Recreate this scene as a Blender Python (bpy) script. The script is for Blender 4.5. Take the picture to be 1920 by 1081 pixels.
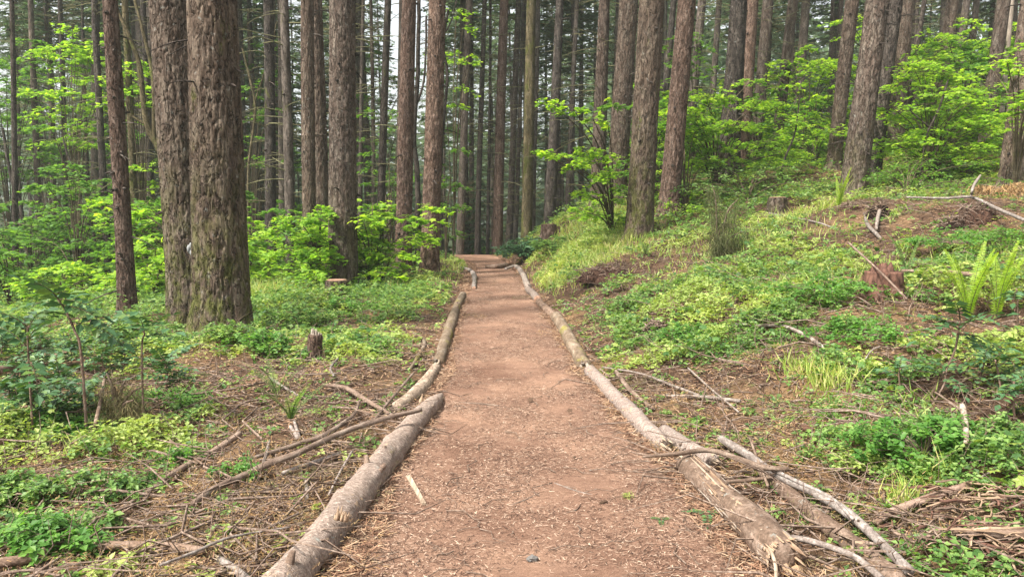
import bpy, math, random
import numpy as np
from math import radians, sin, cos, pi, atan, exp
for _o in list(bpy.data.objects): bpy.data.objects.remove(_o)
SC = bpy.context.scene; COL = SC.collection
rng = np.random.default_rng(11); random.seed(5)
A = np.array

# ------------------------------------------------------------------ camera
F = 1480.0; PITCH = atan(140.5/F); CAMZ = 1.6
cam = bpy.data.cameras.new('camera'); cam.lens = 36*F/1920; cam.sensor_width = 36; cam.clip_end = 1500; cam.clip_start = .05
co = bpy.data.objects.new('camera', cam); COL.objects.link(co)
co.location = (0, 0, CAMZ); co.rotation_euler = (pi/2-PITCH, 0, 0); SC.camera = co

# ------------------------------------------------------------------ light
SUN_EL, SUN_AZ = radians(54), radians(-128)      # azimuth from +Y towards +X
W = bpy.data.worlds.new('World'); SC.world = W; W.use_nodes = True
nt = W.node_tree; nt.nodes.clear()
sky = nt.nodes.new('ShaderNodeTexSky'); sky.sky_type = 'NISHITA'; sky.sun_disc = False
sky.sun_elevation = SUN_EL; sky.sun_rotation = SUN_AZ; sky.air_density = 1.0; sky.dust_density = 4.0; sky.ozone_density = .5
hs = nt.nodes.new('ShaderNodeHueSaturation'); hs.inputs['Saturation'].default_value = .22     # thin white overcast
bg = nt.nodes.new('ShaderNodeBackground'); bg.inputs['Strength'].default_value = .088
wo = nt.nodes.new('ShaderNodeOutputWorld')
nt.links.new(sky.outputs[0], hs.inputs['Color']); nt.links.new(hs.outputs[0], bg.inputs[0]); nt.links.new(bg.outputs[0], wo.inputs[0])
sd = bpy.data.lights.new('sun', 'SUN'); sd.energy = 2.5; sd.angle = radians(7); sd.color = (1, .955, .88)
so = bpy.data.objects.new('sun', sd); COL.objects.link(so)
so.rotation_euler = (pi/2-SUN_EL, 0, pi-SUN_AZ); so.location = (0, 0, 40)
SC.view_settings.view_transform = 'Standard'; SC.view_settings.look = 'None'
SC.view_settings.exposure = 2.0; SC.view_settings.gamma = 1; SC.view_settings.use_curve_mapping = False
cy = SC.cycles
cy.max_bounces = 5; cy.diffuse_bounces = 4; cy.glossy_bounces = 1; cy.transmission_bounces = 3; cy.transparent_max_bounces = 4
cy.use_denoising = True; cy.caustics_reflective = False; cy.caustics_refractive = False
cy.sample_clamp_indirect = 6

# ------------------------------------------------------------------ noise
def _h(i, j, k, s):
    n = (i*374761393 + j*668265263 + k*2147483647 + s*974711) & 0xffffffff
    n = ((n ^ (n >> 13))*1274126177) & 0xffffffff
    n = ((n ^ (n >> 16))*2246822519) & 0xffffffff
    return ((n ^ (n >> 15)) & 0xffffff)/float(0xffffff)
def vn(p, s=0):
    p = np.asarray(p, float); f = np.floor(p); t = p-f; i = f.astype(np.int64); t = t*t*(3-2*t)
    x, y, z = i[..., 0], i[..., 1], i[..., 2]; r = 0
    for a in (0, 1):
        wa = t[..., 0] if a else 1-t[..., 0]
        for b in (0, 1):
            wb = t[..., 1] if b else 1-t[..., 1]
            for c in (0, 1):
                wc = t[..., 2] if c else 1-t[..., 2]
                r = r + wa*wb*wc*_h(x+a, y+b, z+c, s)
    return r
def fbm(p, o=3, s=0):
    p = np.asarray(p, float); r = 0; w = .5; tot = 0
    for k in range(o):
        r = r+w*vn(p*2.03**k, s+k*17); tot += w; w *= .5
    return r/tot
def P2(x, y, f=1.0): return np.stack([np.asarray(x, float)*f, np.asarray(y, float)*f, np.zeros_like(np.asarray(x, float))], -1)

# ------------------------------------------------------------------ terrain
def tc(y):
    y = np.asarray(y, float)
    return .17-.036*(np.clip(y, -10, 200)-3.5)-.012*np.maximum(y-22, 0)**2*(y < 60)-(y >= 60)*18
def thw(y): return np.interp(y, [0, 3.5, 4.7, 5.9, 7.9, 11.8, 24, 30], [1.05, .99, .89, .82, .72, .74, .62, .8])
MOUNDS = []      # (x, y, radius, height)
def H(x, y, fine=True):
    x = np.asarray(x, float); y = np.asarray(y, float)
    c, w = tc(y), thw(y)
    cb = .17-.036*(np.clip(y, -10, 30)-3.5)-.012*(np.clip(y, 22, 27)-22)**2+.22*np.clip(y-29, 0, 30)
    sr = np.maximum(np.minimum(x-c-w, x-cb-w), 0); sl = np.maximum(c-w-x, 0)
    Aq = np.interp(y, [-10, 3, 8, 14, 18, 25, 35, 60, 160], [.2, .35, .9, 1.3, 1.6, 2.6, 3.5, 5.5, 12])
    r = np.maximum(sr-.15, 0)
    h = Aq*(1-np.exp(-r/3.0))+.06*r
    drop = .13*np.clip(y-30.5, 0, 50)
    rightness = np.clip((sr-1)/7, 0, 1)
    h = h*(1-.55*np.clip((y-29)/6, 0, 1)*(1-np.clip(sr/5, 0, 1)))-drop*(1-rightness)
    h = h-.05*np.maximum(sl-2, 0)*np.exp(-np.maximum(sl-60, 0)/60)-.09*np.clip(sl-8, 0, 40)
    h = h+.05*np.exp(-((sl-.7)/.5)**2)
    for mx, my, mr, mh in MOUNDS: h = h+mh*np.exp(-(((x-mx)**2+(y-my)**2)/mr**2))
    if fine:
        off = np.clip((sr+sl)/.8, 0, 1)
        h = h+off*(.22*(fbm(P2(x, y, .9), 3, 3)-.5)+.07*(fbm(P2(x, y, 4.5), 2, 8)-.5))+(.35*np.clip((sr+sl)/4, 0, 1))*(fbm(P2(x, y, .25), 2, 5)-.5)
        h = h+.022*(fbm(P2(x, y, 1.6), 2, 9)-.5)
    return h
def ray(px, py):
    u, v = (px-960)/F, (540.5-py)/F
    return A([u, cos(PITCH)+v*sin(PITCH), -sin(PITCH)+v*cos(PITCH)])
def at(px, py, D):                       # the point seen at a pixel of the photograph, D metres ahead
    d = ray(px, py); return A([0, 0, CAMZ])+d*(D/d[1])
def gnd(px, py, lift=0., far=70):
    d = ray(px, py); d = d/d[1]
    Y = np.concatenate([np.linspace(2, 12, 700), np.linspace(12, far, 1500)])
    z = CAMZ+d[2]*Y; g = H(d[0]*Y, Y)+lift
    k = np.argmax(z < g)
    if not (z < g).any(): k = len(Y)-1
    return A([d[0]*Y[k], Y[k], float(H(d[0]*Y[k], Y[k]))])
for (px, py, r, h) in [(1135, 515, .9, .22), (1610, 400, 1.1, .25), (1790, 415, 1.3, .3), (1215, 610, .35, .14), (430, 660, .8, .12), (760, 500, 1.2, .15)]:
    p = gnd(px, py); MOUNDS.append((p[0], p[1], r, h))

# ------------------------------------------------------------------ mesh building
class Buf:
    def __init__(s): s.v = []; s.f = []; s.m = []; s.bk = []; s.n = 0
    def add(s, v, faces, m=0, bk=None):
        v = np.asarray(v, float)
        for f in (faces if isinstance(faces, list) else [faces]):
            f = np.asarray(f)
            if len(f): s.f.append(f+s.n); s.m.append(np.full(len(f), m))
        s.v.append(v); s.bk.append(v if bk is None else np.asarray(bk, float)); s.n += len(v)
    def mesh(s, name, mats, origin=None, smooth=True):
        v = np.concatenate(s.v); bk = np.concatenate(s.bk)
        if origin is not None: v = v-np.asarray(origin)
        me = bpy.data.meshes.new(name); me.vertices.add(len(v)); me.vertices.foreach_set('co', v.astype(np.float32).ravel())
        tot = np.concatenate([np.full(len(f), f.shape[1]) for f in s.f]); loops = np.concatenate([f.ravel() for f in s.f])
        me.loops.add(len(loops)); me.loops.foreach_set('vertex_index', loops.astype(np.int32))
        me.polygons.add(len(tot)); st = np.concatenate([[0], np.cumsum(tot)[:-1]])
        me.polygons.foreach_set('loop_start', st.astype(np.int32)); me.polygons.foreach_set('loop_total', tot.astype(np.int32))
        me.polygons.foreach_set('material_index', np.concatenate(s.m).astype(np.int32))
        me.polygons.foreach_set('use_smooth', np.full(len(tot), smooth))
        at_ = me.attributes.new('bk', 'FLOAT_VECTOR', 'POINT'); at_.data.foreach_set('vector', bk.astype(np.float32).ravel())
        for m in (mats if isinstance(mats, (list, tuple)) else [mats]): me.materials.append(m)
        me.update(calc_edges=True); return me
def link(name, me, parent=None, loc=None, **kw):
    o = bpy.data.objects.new(name, me); COL.objects.link(o)
    if parent is not None: o.parent = parent
    if loc is not None: o.location = [float(q) for q in loc]
    for k, v in kw.items():
        if v: o[{'cat': 'category'}.get(k, k)] = v
    return o
def empty(name, loc, **kw): return link(name, None, None, loc, **kw)

def frames(P):
    T = np.gradient(P, axis=0); T /= np.linalg.norm(T, axis=1)[:, None]+1e-9
    n = A([0, 0, 1.]) if abs(T[0, 2]) < .9 else A([1., 0, 0]); N = []
    for t in T:
        n = n-t*np.dot(n, t); n = n/(np.linalg.norm(n)+1e-9); N.append(n)
    N = A(N); return T, N, np.cross(T, N)
def tube(P, R, seg=8, caps=True, disp=None, phase=0):
    P = np.asarray(P, float); R = np.broadcast_to(np.asarray(R, float), (len(P),)); T, N, B = frames(P)
    a = np.arange(seg)*2*pi/seg+phase; ca, sa = np.cos(a), np.sin(a)
    s = np.concatenate([[0], np.cumsum(np.linalg.norm(np.diff(P, axis=0), axis=1))])
    bk = np.stack([R[:, None]*ca[None], R[:, None]*sa[None], np.repeat(s[:, None], seg, 1)], -1)
    rr = np.repeat(R[:, None], seg, 1)
    if disp is not None: rr = rr+disp(bk, a, s)
    v = P[:, None]+rr[..., None]*(ca[None, :, None]*N[:, None]+sa[None, :, None]*B[:, None])
    n = len(P); i = np.arange(n-1)[:, None]*seg; j = np.arange(seg)[None]; k = (j+1) % seg
    q = np.stack([i+j, i+k, i+seg+k, i+seg+j], -1).reshape(-1, 4)
    v = v.reshape(-1, 3); bk = bk.reshape(-1, 3); fs = [q]
    if caps:
        v = np.concatenate([v, P[:1], P[-1:]]); bk = np.concatenate([bk, [[0, 0, 0]], [[0, 0, s[-1]]]])
        c0, c1 = n*seg, n*seg+1; j = np.arange(seg); k = (j+1) % seg
        fs += [np.stack([np.full(seg, c0), k, j], -1), np.stack([np.full(seg, c1), (n-1)*seg+j, (n-1)*seg+k], -1)]
    return v, fs, bk
def ribbon(P, w, th, roll):
    P = np.asarray(P, float); T, N, B = frames(P); n = len(P); U = N*cos(roll)+B*sin(roll); V = -N*sin(roll)+B*cos(roll); w = np.asarray(w)[:, None]; th = np.full((n, 1), th)
    v = np.stack([P-U*w-V*th, P+U*w-V*th, P+U*w*.8+V*th, P-U*w*.85+V*th], 1).reshape(-1, 3); i = np.arange(n-1)[:, None]*4; j = np.arange(4)[None]; k = (j+1) % 4
    s = np.concatenate([[0], np.cumsum(np.linalg.norm(np.diff(P, axis=0), axis=1))]); bk = np.stack([np.tile([-1, 1, 1, -1], n)*np.repeat(w[:, 0], 4), np.tile([-1, -1, 1, 1], n)*.01, np.repeat(s, 4)], -1)
    return v, [np.stack([i+j, i+k, i+4+k, i+4+j], -1).reshape(-1, 4), A([[3, 2, 1, 0], [n*4-4, n*4-3, n*4-2, n*4-1]])], bk
def smoothpath(P, R, step):
    P = np.asarray(P, float); R = np.asarray(R, float); Q = np.concatenate([[2*P[0]-P[1]], P, [2*P[-1]-P[-2]]]); out = []; ro = []
    for i in range(1, len(Q)-2):
        n = max(2, int(np.linalg.norm(Q[i+1]-Q[i])/step)); t = np.linspace(0, 1, n, endpoint=False)[:, None]
        a, b, c, d = Q[i-1:i+3]
        out.append(.5*((2*b)+(-a+c)*t+(2*a-5*b+4*c-d)*t*t+(-a+3*b-3*c+d)*t**3)); ro.append(R[i-1]+(R[i]-R[i-1])*t[:, 0])
    out.append(P[-1:]); ro.append(R[-1:]); return np.concatenate(out), np.concatenate(ro)
def unit(v): return v/(np.linalg.norm(v, axis=-1, keepdims=True)+1e-9)
def scatter(tv, tfs, Pn, fwd, up, sc):
    """copies of a small template: local x along fwd, z along up; sc is (N,) or (N,3)"""
    tv = np.asarray(tv, float); fwd = unit(fwd); up = up-fwd*np.sum(up*fwd, -1, keepdims=True); up = unit(up); sd_ = np.cross(up, fwd)
    sc = np.asarray(sc, float); sc = np.repeat(sc[:, None], 3, 1) if sc.ndim == 1 else sc
    L = tv[None]*sc[:, None]
    v = Pn[:, None]+L[..., :1]*fwd[:, None]+L[..., 1:2]*sd_[:, None]+L[..., 2:]*up[:, None]
    N, k = len(Pn), len(tv); fs = [(np.asarray(f)[None]+(np.arange(N)*k)[:, None, None]).reshape(-1, np.asarray(f).shape[1]) for f in tfs]
    return v.reshape(-1, 3), fs
def rdir(n, zj=.3):
    a = rng.uniform(0, 2*pi, n); return np.stack([np.cos(a), np.sin(a), rng.normal(0, zj, n)], -1)
def rup(n, j=.45): return np.stack([rng.normal(0, j, n), rng.normal(0, j, n), np.ones(n)], -1)

# leaf templates (x forward 0..1)
LEAF = (A([[0, 0, 0], [.45, .32, .07], [1, 0, -.06], [.45, -.32, .07]]), [A([[0, 2, 1], [0, 3, 2]])])
def _lobed(n=5):
    pts = [[0, 0, 0]]; ang = np.linspace(-2.35, 2.35, 2*n-1)
    for i, a in enumerate(ang):
        r = (.62 if i % 2 == 0 else .36)*(1.0-.10*abs(a)); pts.append([.42+r*cos(a), r*sin(a)*.95, -.10*abs(sin(a))*r+(.05 if i % 2 else -.03)])
    pts.append([.42, 0, .03]); c = len(pts)-1; k = len(pts)-2
    f = [[c, i, i+1] for i in range(1, k)]+[[c, k, 0], [c, 0, 1]]
    return A(pts), [A(f)]
MAPLE = _lobed(5)
def _trifol():
    v = []; f = []
    for i, a in enumerate((-1.9, 0, 1.9)):
        c, s = cos(a), sin(a); b = len(v)
        for p in LEAF[0]: x, y, z = p*A([.62, .75, 1]); v.append([.05*c+x*c-y*s, .05*s+x*s+y*c, z])
        f += [[b, b+2, b+1], [b, b+3, b+2]]
    return A(v), [A(f)]
TRI = _trifol()
BLADE = (A([[0, -.5, 0], [0, .5, 0], [.6, .32, .02], [1, 0, -.02], [.6, -.32, .02]]), [A([[0, 1, 2, 4]]), A([[4, 2, 3]])])
NEED = (A([[0, -.5, 0], [0, .5, 0], [1, .25, 0], [1, -.25, 0]]), [A([[0, 1, 2, 3]])])
def _twigt(bend):
    P = A([[0, 0, 0], [.35, bend*.10, .03], [.7, -bend*.06, .02], [1, bend*.12, 0]]); v, fs, _ = tube(P, A([.5, .45, .35, .15]), 3, False)
    v = v.copy(); c = np.repeat(P, 3, 0); d = (v-c); v = c+d*0; return P, d, fs
def twigs(buf, Pn, fwd, up, length, rad, bend=1., m=0, sub=None):
    P, d, fs = _twigt(bend); N = len(Pn); fwd = unit(fwd); up = up-fwd*np.sum(up*fwd, -1, keepdims=True); up = unit(up); s_ = np.cross(up, fwd)
    L = P[np.repeat(np.arange(4), 3)][None]*length[:, None, None]+d[None]*rad[:, None, None]*2
    v = Pn[:, None]+L[..., :1]*fwd[:, None]+L[..., 1:2]*s_[:, None]+L[..., 2:]*up[:, None]
    f = (fs[0][None]+(np.arange(N)*12)[:, None, None]).reshape(-1, 4)
    buf.add(v.reshape(-1, 3), f, m, bk=np.tile(L.reshape(N, 12, 3), 1).reshape(-1, 3)+Pn[:, None].repeat(12, 1).reshape(-1, 3)*.0+rng.uniform(0, 9, (N, 1, 3)).repeat(12, 1).reshape(-1, 3))

# ------------------------------------------------------------------ materials
def newmat(name):
    m = bpy.data.materials.new(name); m.use_nodes = True; t = m.node_tree; t.nodes.clear()
    o = t.nodes.new('ShaderNodeOutputMaterial'); return m, t, o
def N_(t, ty, **kw):
    n = t.nodes.new(ty)
    for k, v in kw.items():
        if k in n.inputs.keys(): n.inputs[k].default_value = v
        else: setattr(n, k, v)
    return n
def ramp(t, fac, stops):
    r = t.nodes.new('ShaderNodeValToRGB'); e = r.color_ramp.elements
    while len(e) < len(stops): e.new(.5)
    for q, (p, c) in zip(e, stops): q.position = p; q.color = (*c, 1)
    t.links.new(fac, r.inputs[0]); return r.outputs[0]
def mixc(t, fac, a, b, mode='MIX'):
    n = t.nodes.new('ShaderNodeMix'); n.data_type = 'RGBA'; n.blend_type = mode
    for s, x in ((0, fac), (6, a), (7, b)):
        if isinstance(x, (int, float)): n.inputs[s].default_value = x
        elif isinstance(x, tuple): n.inputs[s].default_value = (*x, 1)
        else: t.links.new(x, n.inputs[s])
    return n.outputs[2]
def math_(t, op, a, b=None, c=None):
    n = t.nodes.new('ShaderNodeMath'); n.operation = op
    for i, x in enumerate((a, b, c)):
        if x is None: continue
        if isinstance(x, (int, float)): n.inputs[i].default_value = x
        else: t.links.new(x, n.inputs[i])
    return n.outputs[0]
def noise(t, vec, scale, detail=4, rough=.6, dist=0):
    n = N_(t, 'ShaderNodeTexNoise', Scale=scale, Detail=detail, Roughness=rough, Distortion=dist); t.links.new(vec, n.inputs['Vector']); return n.outputs['Fac']
def mapping(t, vec, s):
    n = t.nodes.new('ShaderNodeMapping'); n.inputs['Scale'].default_value = s; t.links.new(vec, n.inputs['Vector']); return n.outputs[0]
def sstep(t, x, a, b):
    n = t.nodes.new('ShaderNodeMapRange'); n.interpolation_type = 'SMOOTHSTEP'; n.inputs[1].default_value = a; n.inputs[2].default_value = b; t.links.new(x, n.inputs[0]); return n.outputs[0]
def finish(t, o, col, rough=.9, h=None, bstr=.5, bdist=.02, spec=.2, tl=0, tcol=None):
    b = N_(t, 'ShaderNodeBsdfPrincipled', Roughness=rough); b.inputs['Specular IOR Level'].default_value = spec
    if isinstance(col, tuple): b.inputs['Base Color'].default_value = (*col, 1)
    else: t.links.new(col, b.inputs['Base Color'])
    if h is not None:
        bp = N_(t, 'ShaderNodeBump', Strength=bstr, Distance=bdist); t.links.new(h, bp.inputs['Height']); t.links.new(bp.outputs[0], b.inputs['Normal'])
    if tl:
        tr = t.nodes.new('ShaderNodeBsdfTranslucent'); t.links.new(tcol if tcol is not None else col, tr.inputs[0])
        mx = t.nodes.new('ShaderNodeMixShader'); mx.inputs[0].default_value = tl
        t.links.new(b.outputs[0], mx.inputs[1]); t.links.new(tr.outputs[0], mx.inputs[2]); t.links.new(mx.outputs[0], o.inputs[0])
    else: t.links.new(b.outputs[0], o.inputs[0])

def bark(name, dark, mid, light, moss=.0, mosscol=(.07, .075, .018), scale=7, stretch=.28, lich=.4, bstr=.8, bdist=.03, fine=40, basemoss=0, plates=0, pst=.2, peel=0):
    m, t, o = newmat(name); at_ = N_(t, 'ShaderNodeAttribute'); at_.attribute_name = 'bk'; v = at_.outputs['Vector']
    oi = t.nodes.new('ShaderNodeObjectInfo'); add = t.nodes.new('ShaderNodeVectorMath'); add.operation = 'ADD'
    cmb = t.nodes.new('ShaderNodeCombineXYZ'); t.links.new(math_(t, 'MULTIPLY', oi.outputs['Random'], 37.), cmb.inputs[2]); t.links.new(v, add.inputs[0]); t.links.new(cmb.outputs[0], add.inputs[1]); v = add.outputs[0]
    mv = mapping(t, v, (1, 1, stretch)); n1 = noise(t, mv, scale, 5, .62, .35); n2 = noise(t, mapping(t, v, (1, 1, .8)), fine, 3, .6)
    n3 = noise(t, v, 1.3, 3)
    c = ramp(t, n1, [(.30, tuple((a_+b_)/2 for a_, b_ in zip(dark, mid))), (.47, mid), (.70, light)])
    rg = None
    if plates:
        q1 = noise(t, mapping(t, v, (1, 1, pst)), plates, 3, .55, .8); rg = math_(t, 'ABSOLUTE', math_(t, 'SUBTRACT', q1, .5)); rg = sstep(t, rg, .0, .045)
        c = mixc(t, math_(t, 'ADD', math_(t, 'MULTIPLY', rg, .75), .25), dark, c)
    c = mixc(t, .75, c, ramp(t, n2, [(.25, (.35,)*3), (.75, (1.45, 1.45, 1.5))]), 'MULTIPLY')
    c = mixc(t, .6, c, ramp(t, n3, [(.3, (.72, .70, .70)), (.7, (1.25, 1.2, 1.15))]), 'MULTIPLY')
    tint = ramp(t, oi.outputs['Random'], [(0, (.72, .73, .70)), (.3, (1.02, 1.0, .93)), (.6, (.90, .92, .90)), (1, (1.10, 1.08, 1.04))]); c = mixc(t, 1., c, tint, 'MULTIPLY')
    if lich: c = mixc(t, math_(t, 'MULTIPLY', sstep(t, noise(t, v, 11, 4, .75), .60, .70), lich), c, (.27, .28, .25))
    if peel:
        pn = noise(t, mapping(t, v, (1, 1, .55)), 7.5, 6, .72, .4); c = mixc(t, math_(t, 'MULTIPLY', sstep(t, pn, .60, .635), peel), c, mixc(t, n2, (.26, .165, .10), (.50, .37, .25)))
        c = mixc(t, math_(t, 'MULTIPLY', sstep(t, math_(t, 'SUBTRACT', .63, math_(t, 'ABSOLUTE', math_(t, 'SUBTRACT', pn, .60))), .615, .63), .6), c, (.05, .034, .026))
    if moss or basemoss:
        mm = sstep(t, noise(t, mapping(t, v, (1, 1, .45)), 3.2, 5, .7), .66-.4*moss, .80-.4*moss)
        if basemoss:
            sx = t.nodes.new('ShaderNodeSeparateXYZ'); t.links.new(at_.outputs['Vector'], sx.inputs[0])
            low = math_(t, 'MULTIPLY', math_(t, 'SUBTRACT', 1.0, sstep(t, sx.outputs[2], 0, 3.2)), sstep(t, noise(t, mapping(t, v, (1, 1, .5)), 6, 5, .7), .40, .62))
            mm = math_(t, 'MAXIMUM', mm, math_(t, 'MULTIPLY', low, basemoss))
        c = mixc(t, mm, c, mixc(t, n2, tuple(q*.6 for q in mosscol), tuple(q*1.5 for q in mosscol)))
    h = math_(t, 'ADD', math_(t, 'MULTIPLY', n1, 1.6), math_(t, 'MULTIPLY', n2, .35))
    if rg is not None: h = math_(t, 'ADD', h, math_(t, 'MULTIPLY', rg, 1.2))
    finish(t, o, c, .92, h, bstr, bdist, .12); return m
def wood(name, a, b, scale=60, st=.06):
    m, t, o = newmat(name); at_ = N_(t, 'ShaderNodeAttribute'); at_.attribute_name = 'bk'; v = at_.outputs['Vector']
    n1 = noise(t, mapping(t, v, (1, 1, st)), scale, 4, .6); n2 = noise(t, v, 9, 3)
    c = mixc(t, .6, ramp(t, n1, [(.3, a), (.65, b)]), ramp(t, n2, [(.3, (.55, .52, .5)), (.7, (1.2,)*3)]), 'MULTIPLY')
    finish(t, o, c, .8, n1, .6, .008, .2); return m
def leafmat(name, cols, tl=.35, rough=.5, spec=.3, bright=1.9, yel=(1.06, 1.06, .55)):
    m, t, o = newmat(name); g = t.nodes.new('ShaderNodeNewGeometry'); tex = t.nodes.new('ShaderNodeTexCoord')
    c = ramp(t, g.outputs['Random Per Island'], [(i/(len(cols)-1), q) for i, q in enumerate(cols)])
    n = noise(t, tex.outputs['Object'], .8, 2); c = mixc(t, .7, c, ramp(t, n, [(.3, (.68, .78, .8)), (.7, (1.3, 1.2, 1.05))]), 'MULTIPLY')
    tcol = mixc(t, 1., c, tuple(bright*q for q in yel), 'MULTIPLY')
    finish(t, o, c, rough, None, spec=spec, tl=tl, tcol=tcol); return m
def plain(name, cols, rough=.85, spec=.15, tl=0):
    m, t, o = newmat(name); g = t.nodes.new('ShaderNodeNewGeometry')
    c = ramp(t, g.outputs['Random Per Island'], [(i/(len(cols)-1), q) for i, q in enumerate(cols)]); finish(t, o, c, rough, None, spec=spec, tl=tl); return m

MB = bark('fir_bark', (.030, .021, .016), (.105, .076, .060), (.195, .162, .132), lich=.40, basemoss=.35, plates=15, pst=.28, scale=10)
MBM = bark('fir_bark_mossy_base', (.030, .021, .015), (.098, .072, .056), (.185, .152, .120), moss=.14, lich=.45, basemoss=1., plates=15, pst=.28, scale=10)
MBR = bark('fir_bark_reddish', (.036, .021, .015), (.125, .082, .063), (.23, .168, .138), lich=.30, plates=18, pst=.35, scale=12)
MBG = bark('fir_bark_mossed', (.035, .028, .014), (.105, .085, .045), (.19, .155, .095), moss=.35, lich=.3, plates=15, pst=.3)
MBD = bark('dark_bark', (.016, .013, .011), (.062, .050, .043), (.13, .110, .095), moss=.16, lich=.3, scale=9, plates=14, pst=.35)
MBF = bark('far_bark', (.035, .027, .022), (.105, .084, .070), (.20, .168, .145), moss=.10, lich=.3, scale=7, bstr=.5, fine=20, plates=9, pst=.25)
MST = bark('stem_bark', (.02, .016, .011), (.07, .055, .035), (.13, .11, .07), moss=.25, scale=25, lich=.2, bdist=.006)
MDB = bark('dead_branch_bark', (.06, .055, .035), (.13, .125, .065), (.21, .20, .11), moss=.3, mosscol=(.13, .14, .035), scale=20, lich=.3, bdist=.006)
ML = bark('log_bark', (.085, .062, .050), (.235, .182, .155), (.41, .345, .305), moss=.08, mosscol=(.20, .19, .035), scale=40, stretch=2.2, lich=.7, bstr=.9, bdist=.008, fine=150, peel=.8)
MLB = bark('brown_log_bark', (.065, .042, .032), (.17, .115, .085), (.30, .22, .175), moss=.03, mosscol=(.16, .15, .04), scale=16, stretch=.6, lich=.45, bstr=.8, bdist=.01, fine=80, peel=.6)
MLM = bark('mossy_log_bark', (.07, .05, .035), (.19, .14, .10), (.32, .26, .20), moss=.36, mosscol=(.19, .17, .04), scale=14, lich=.5, bstr=.6, bdist=.012, fine=70)
MLD = bark('grey_branch_bark', (.07, .056, .05), (.20, .165, .145), (.38, .34, .31), scale=30, stretch=.6, lich=.75, bstr=.6, bdist=.006, fine=120)
MLP = bark('peeled_log', (.13, .095, .07), (.30, .235, .185), (.46, .385, .31), moss=.03, scale=16, stretch=.5, lich=.3, bstr=.5, bdist=.006, plates=12, pst=.6)
MTW = bark('twig_bark', (.05, .034, .026), (.15, .105, .08), (.30, .235, .19), scale=30, lich=.3, bstr=.4, bdist=.003, fine=150)
MW = wood('torn_wood', (.15, .095, .060), (.40, .28, .185)); MWP = wood('pale_wood', (.20, .145, .10), (.48, .38, .28)); MWR = wood('rotten_red_wood', (.030, .015, .010), (.15, .075, .052), 30, .3)
MWG = wood('weathered_wood', (.13, .10, .08), (.37, .31, .25)); MCUT = wood('cut_wood', (.20, .11, .07), (.40, .25, .17), 25, 1)
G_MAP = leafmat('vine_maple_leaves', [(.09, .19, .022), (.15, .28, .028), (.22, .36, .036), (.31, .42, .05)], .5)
G_MAPD = leafmat('deep_green_maple_leaves', [(.055, .13, .022), (.085, .19, .030), (.14, .25, .032)], .45)  # deeper, less yellow green than the vine maple leaves
G_COV = leafmat('ground_cover_leaves', [(.045, .10, .028), (.09, .17, .042), (.14, .24, .06), (.23, .32, .10)], .38)
G_YEL = leafmat('pale_ground_leaves', [(.15, .21, .045), (.24, .31, .075), (.34, .40, .13)], .35)
G_GRS = leafmat('grass_blades', [(.13, .22, .035), (.23, .32, .065), (.36, .40, .13), (.34, .29, .14)], .35)
G_BRD = leafmat('broad_ground_leaves', [(.035, .085, .022), (.06, .13, .032), (.10, .19, .045), (.22, .27, .06)], .35)
G_GRP = leafmat('oregon_grape_leaves', [(.035, .085, .030), (.05, .12, .045), (.08, .15, .05), (.10, .17, .035)], .15, rough=.5, spec=.4)
G_FRN = leafmat('sword_fern_leaves', [(.20, .33, .025), (.30, .42, .04)], .45)
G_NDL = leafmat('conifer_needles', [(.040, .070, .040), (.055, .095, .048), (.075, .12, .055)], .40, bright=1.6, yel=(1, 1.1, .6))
G_NDF = leafmat('far_conifer_needles', [(.075, .11, .075), (.10, .14, .09), (.13, .17, .105)], .48, bright=1.6, yel=(1, 1.1, .7))  # paler than the near needles: light missing in the far wood is coloured in
G_DRY = plain('dry_needles', [(.13, .075, .030), (.28, .16, .065), (.42, .28, .14), (.20, .145, .07)])
G_OLV = plain('dead_olive_needles', [(.09, .085, .035), (.15, .135, .06), (.21, .16, .08)])
G_CHIP = plain('trail_chips', [(.03, .018, .014), (.06, .034, .025), (.13, .07, .045), (.24, .145, .10), (.36, .24, .17), (.50, .37, .27)])
G_LIT = plain('brown_litter', [(.07, .035, .022), (.17, .09, .055), (.30, .18, .11), (.40, .29, .19)])
M_STONE = plain('grey_stone', [(.10, .092, .085), (.13, .12, .11)]); M_CONE = plain('cone_scales', [(.05, .03, .02), (.09, .055, .035)])
M_PITCH = plain('dried_resin', [(.17, .17, .165), (.30, .31, .31)], .7, .2)

def ground_mat():
    m, t, o = newmat('forest_floor'); g = t.nodes.new('ShaderNodeNewGeometry'); v = g.outputs['Position']
    a = noise(t, v, .7, 4); b = noise(t, v, 14, 5, .75); c_ = noise(t, mapping(t, v, (1, 1, 1)), 90, 3, .8)
    c = ramp(t, b, [(.30, (.018, .011, .008)), (.52, (.070, .042, .028)), (.74, (.18, .12, .075))])
    c = mixc(t, .8, c, ramp(t, c_, [(.3, (.42,)*3), (.7, (1.5, 1.45, 1.35))]), 'MULTIPLY')
    c = mixc(t, math_(t, 'MULTIPLY', sstep(t, a, .48, .62), .5), c, (.24, .15, .075))
    c = mixc(t, sstep(t, noise(t, v, 2.2, 4, .7), .60, .72), c, mixc(t, c_, (.03, .05, .012), (.11, .14, .03)))
    finish(t, o, c, .95, math_(t, 'ADD', b, math_(t, 'MULTIPLY', c_, .4)), .8, .035, .1); return m
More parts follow.
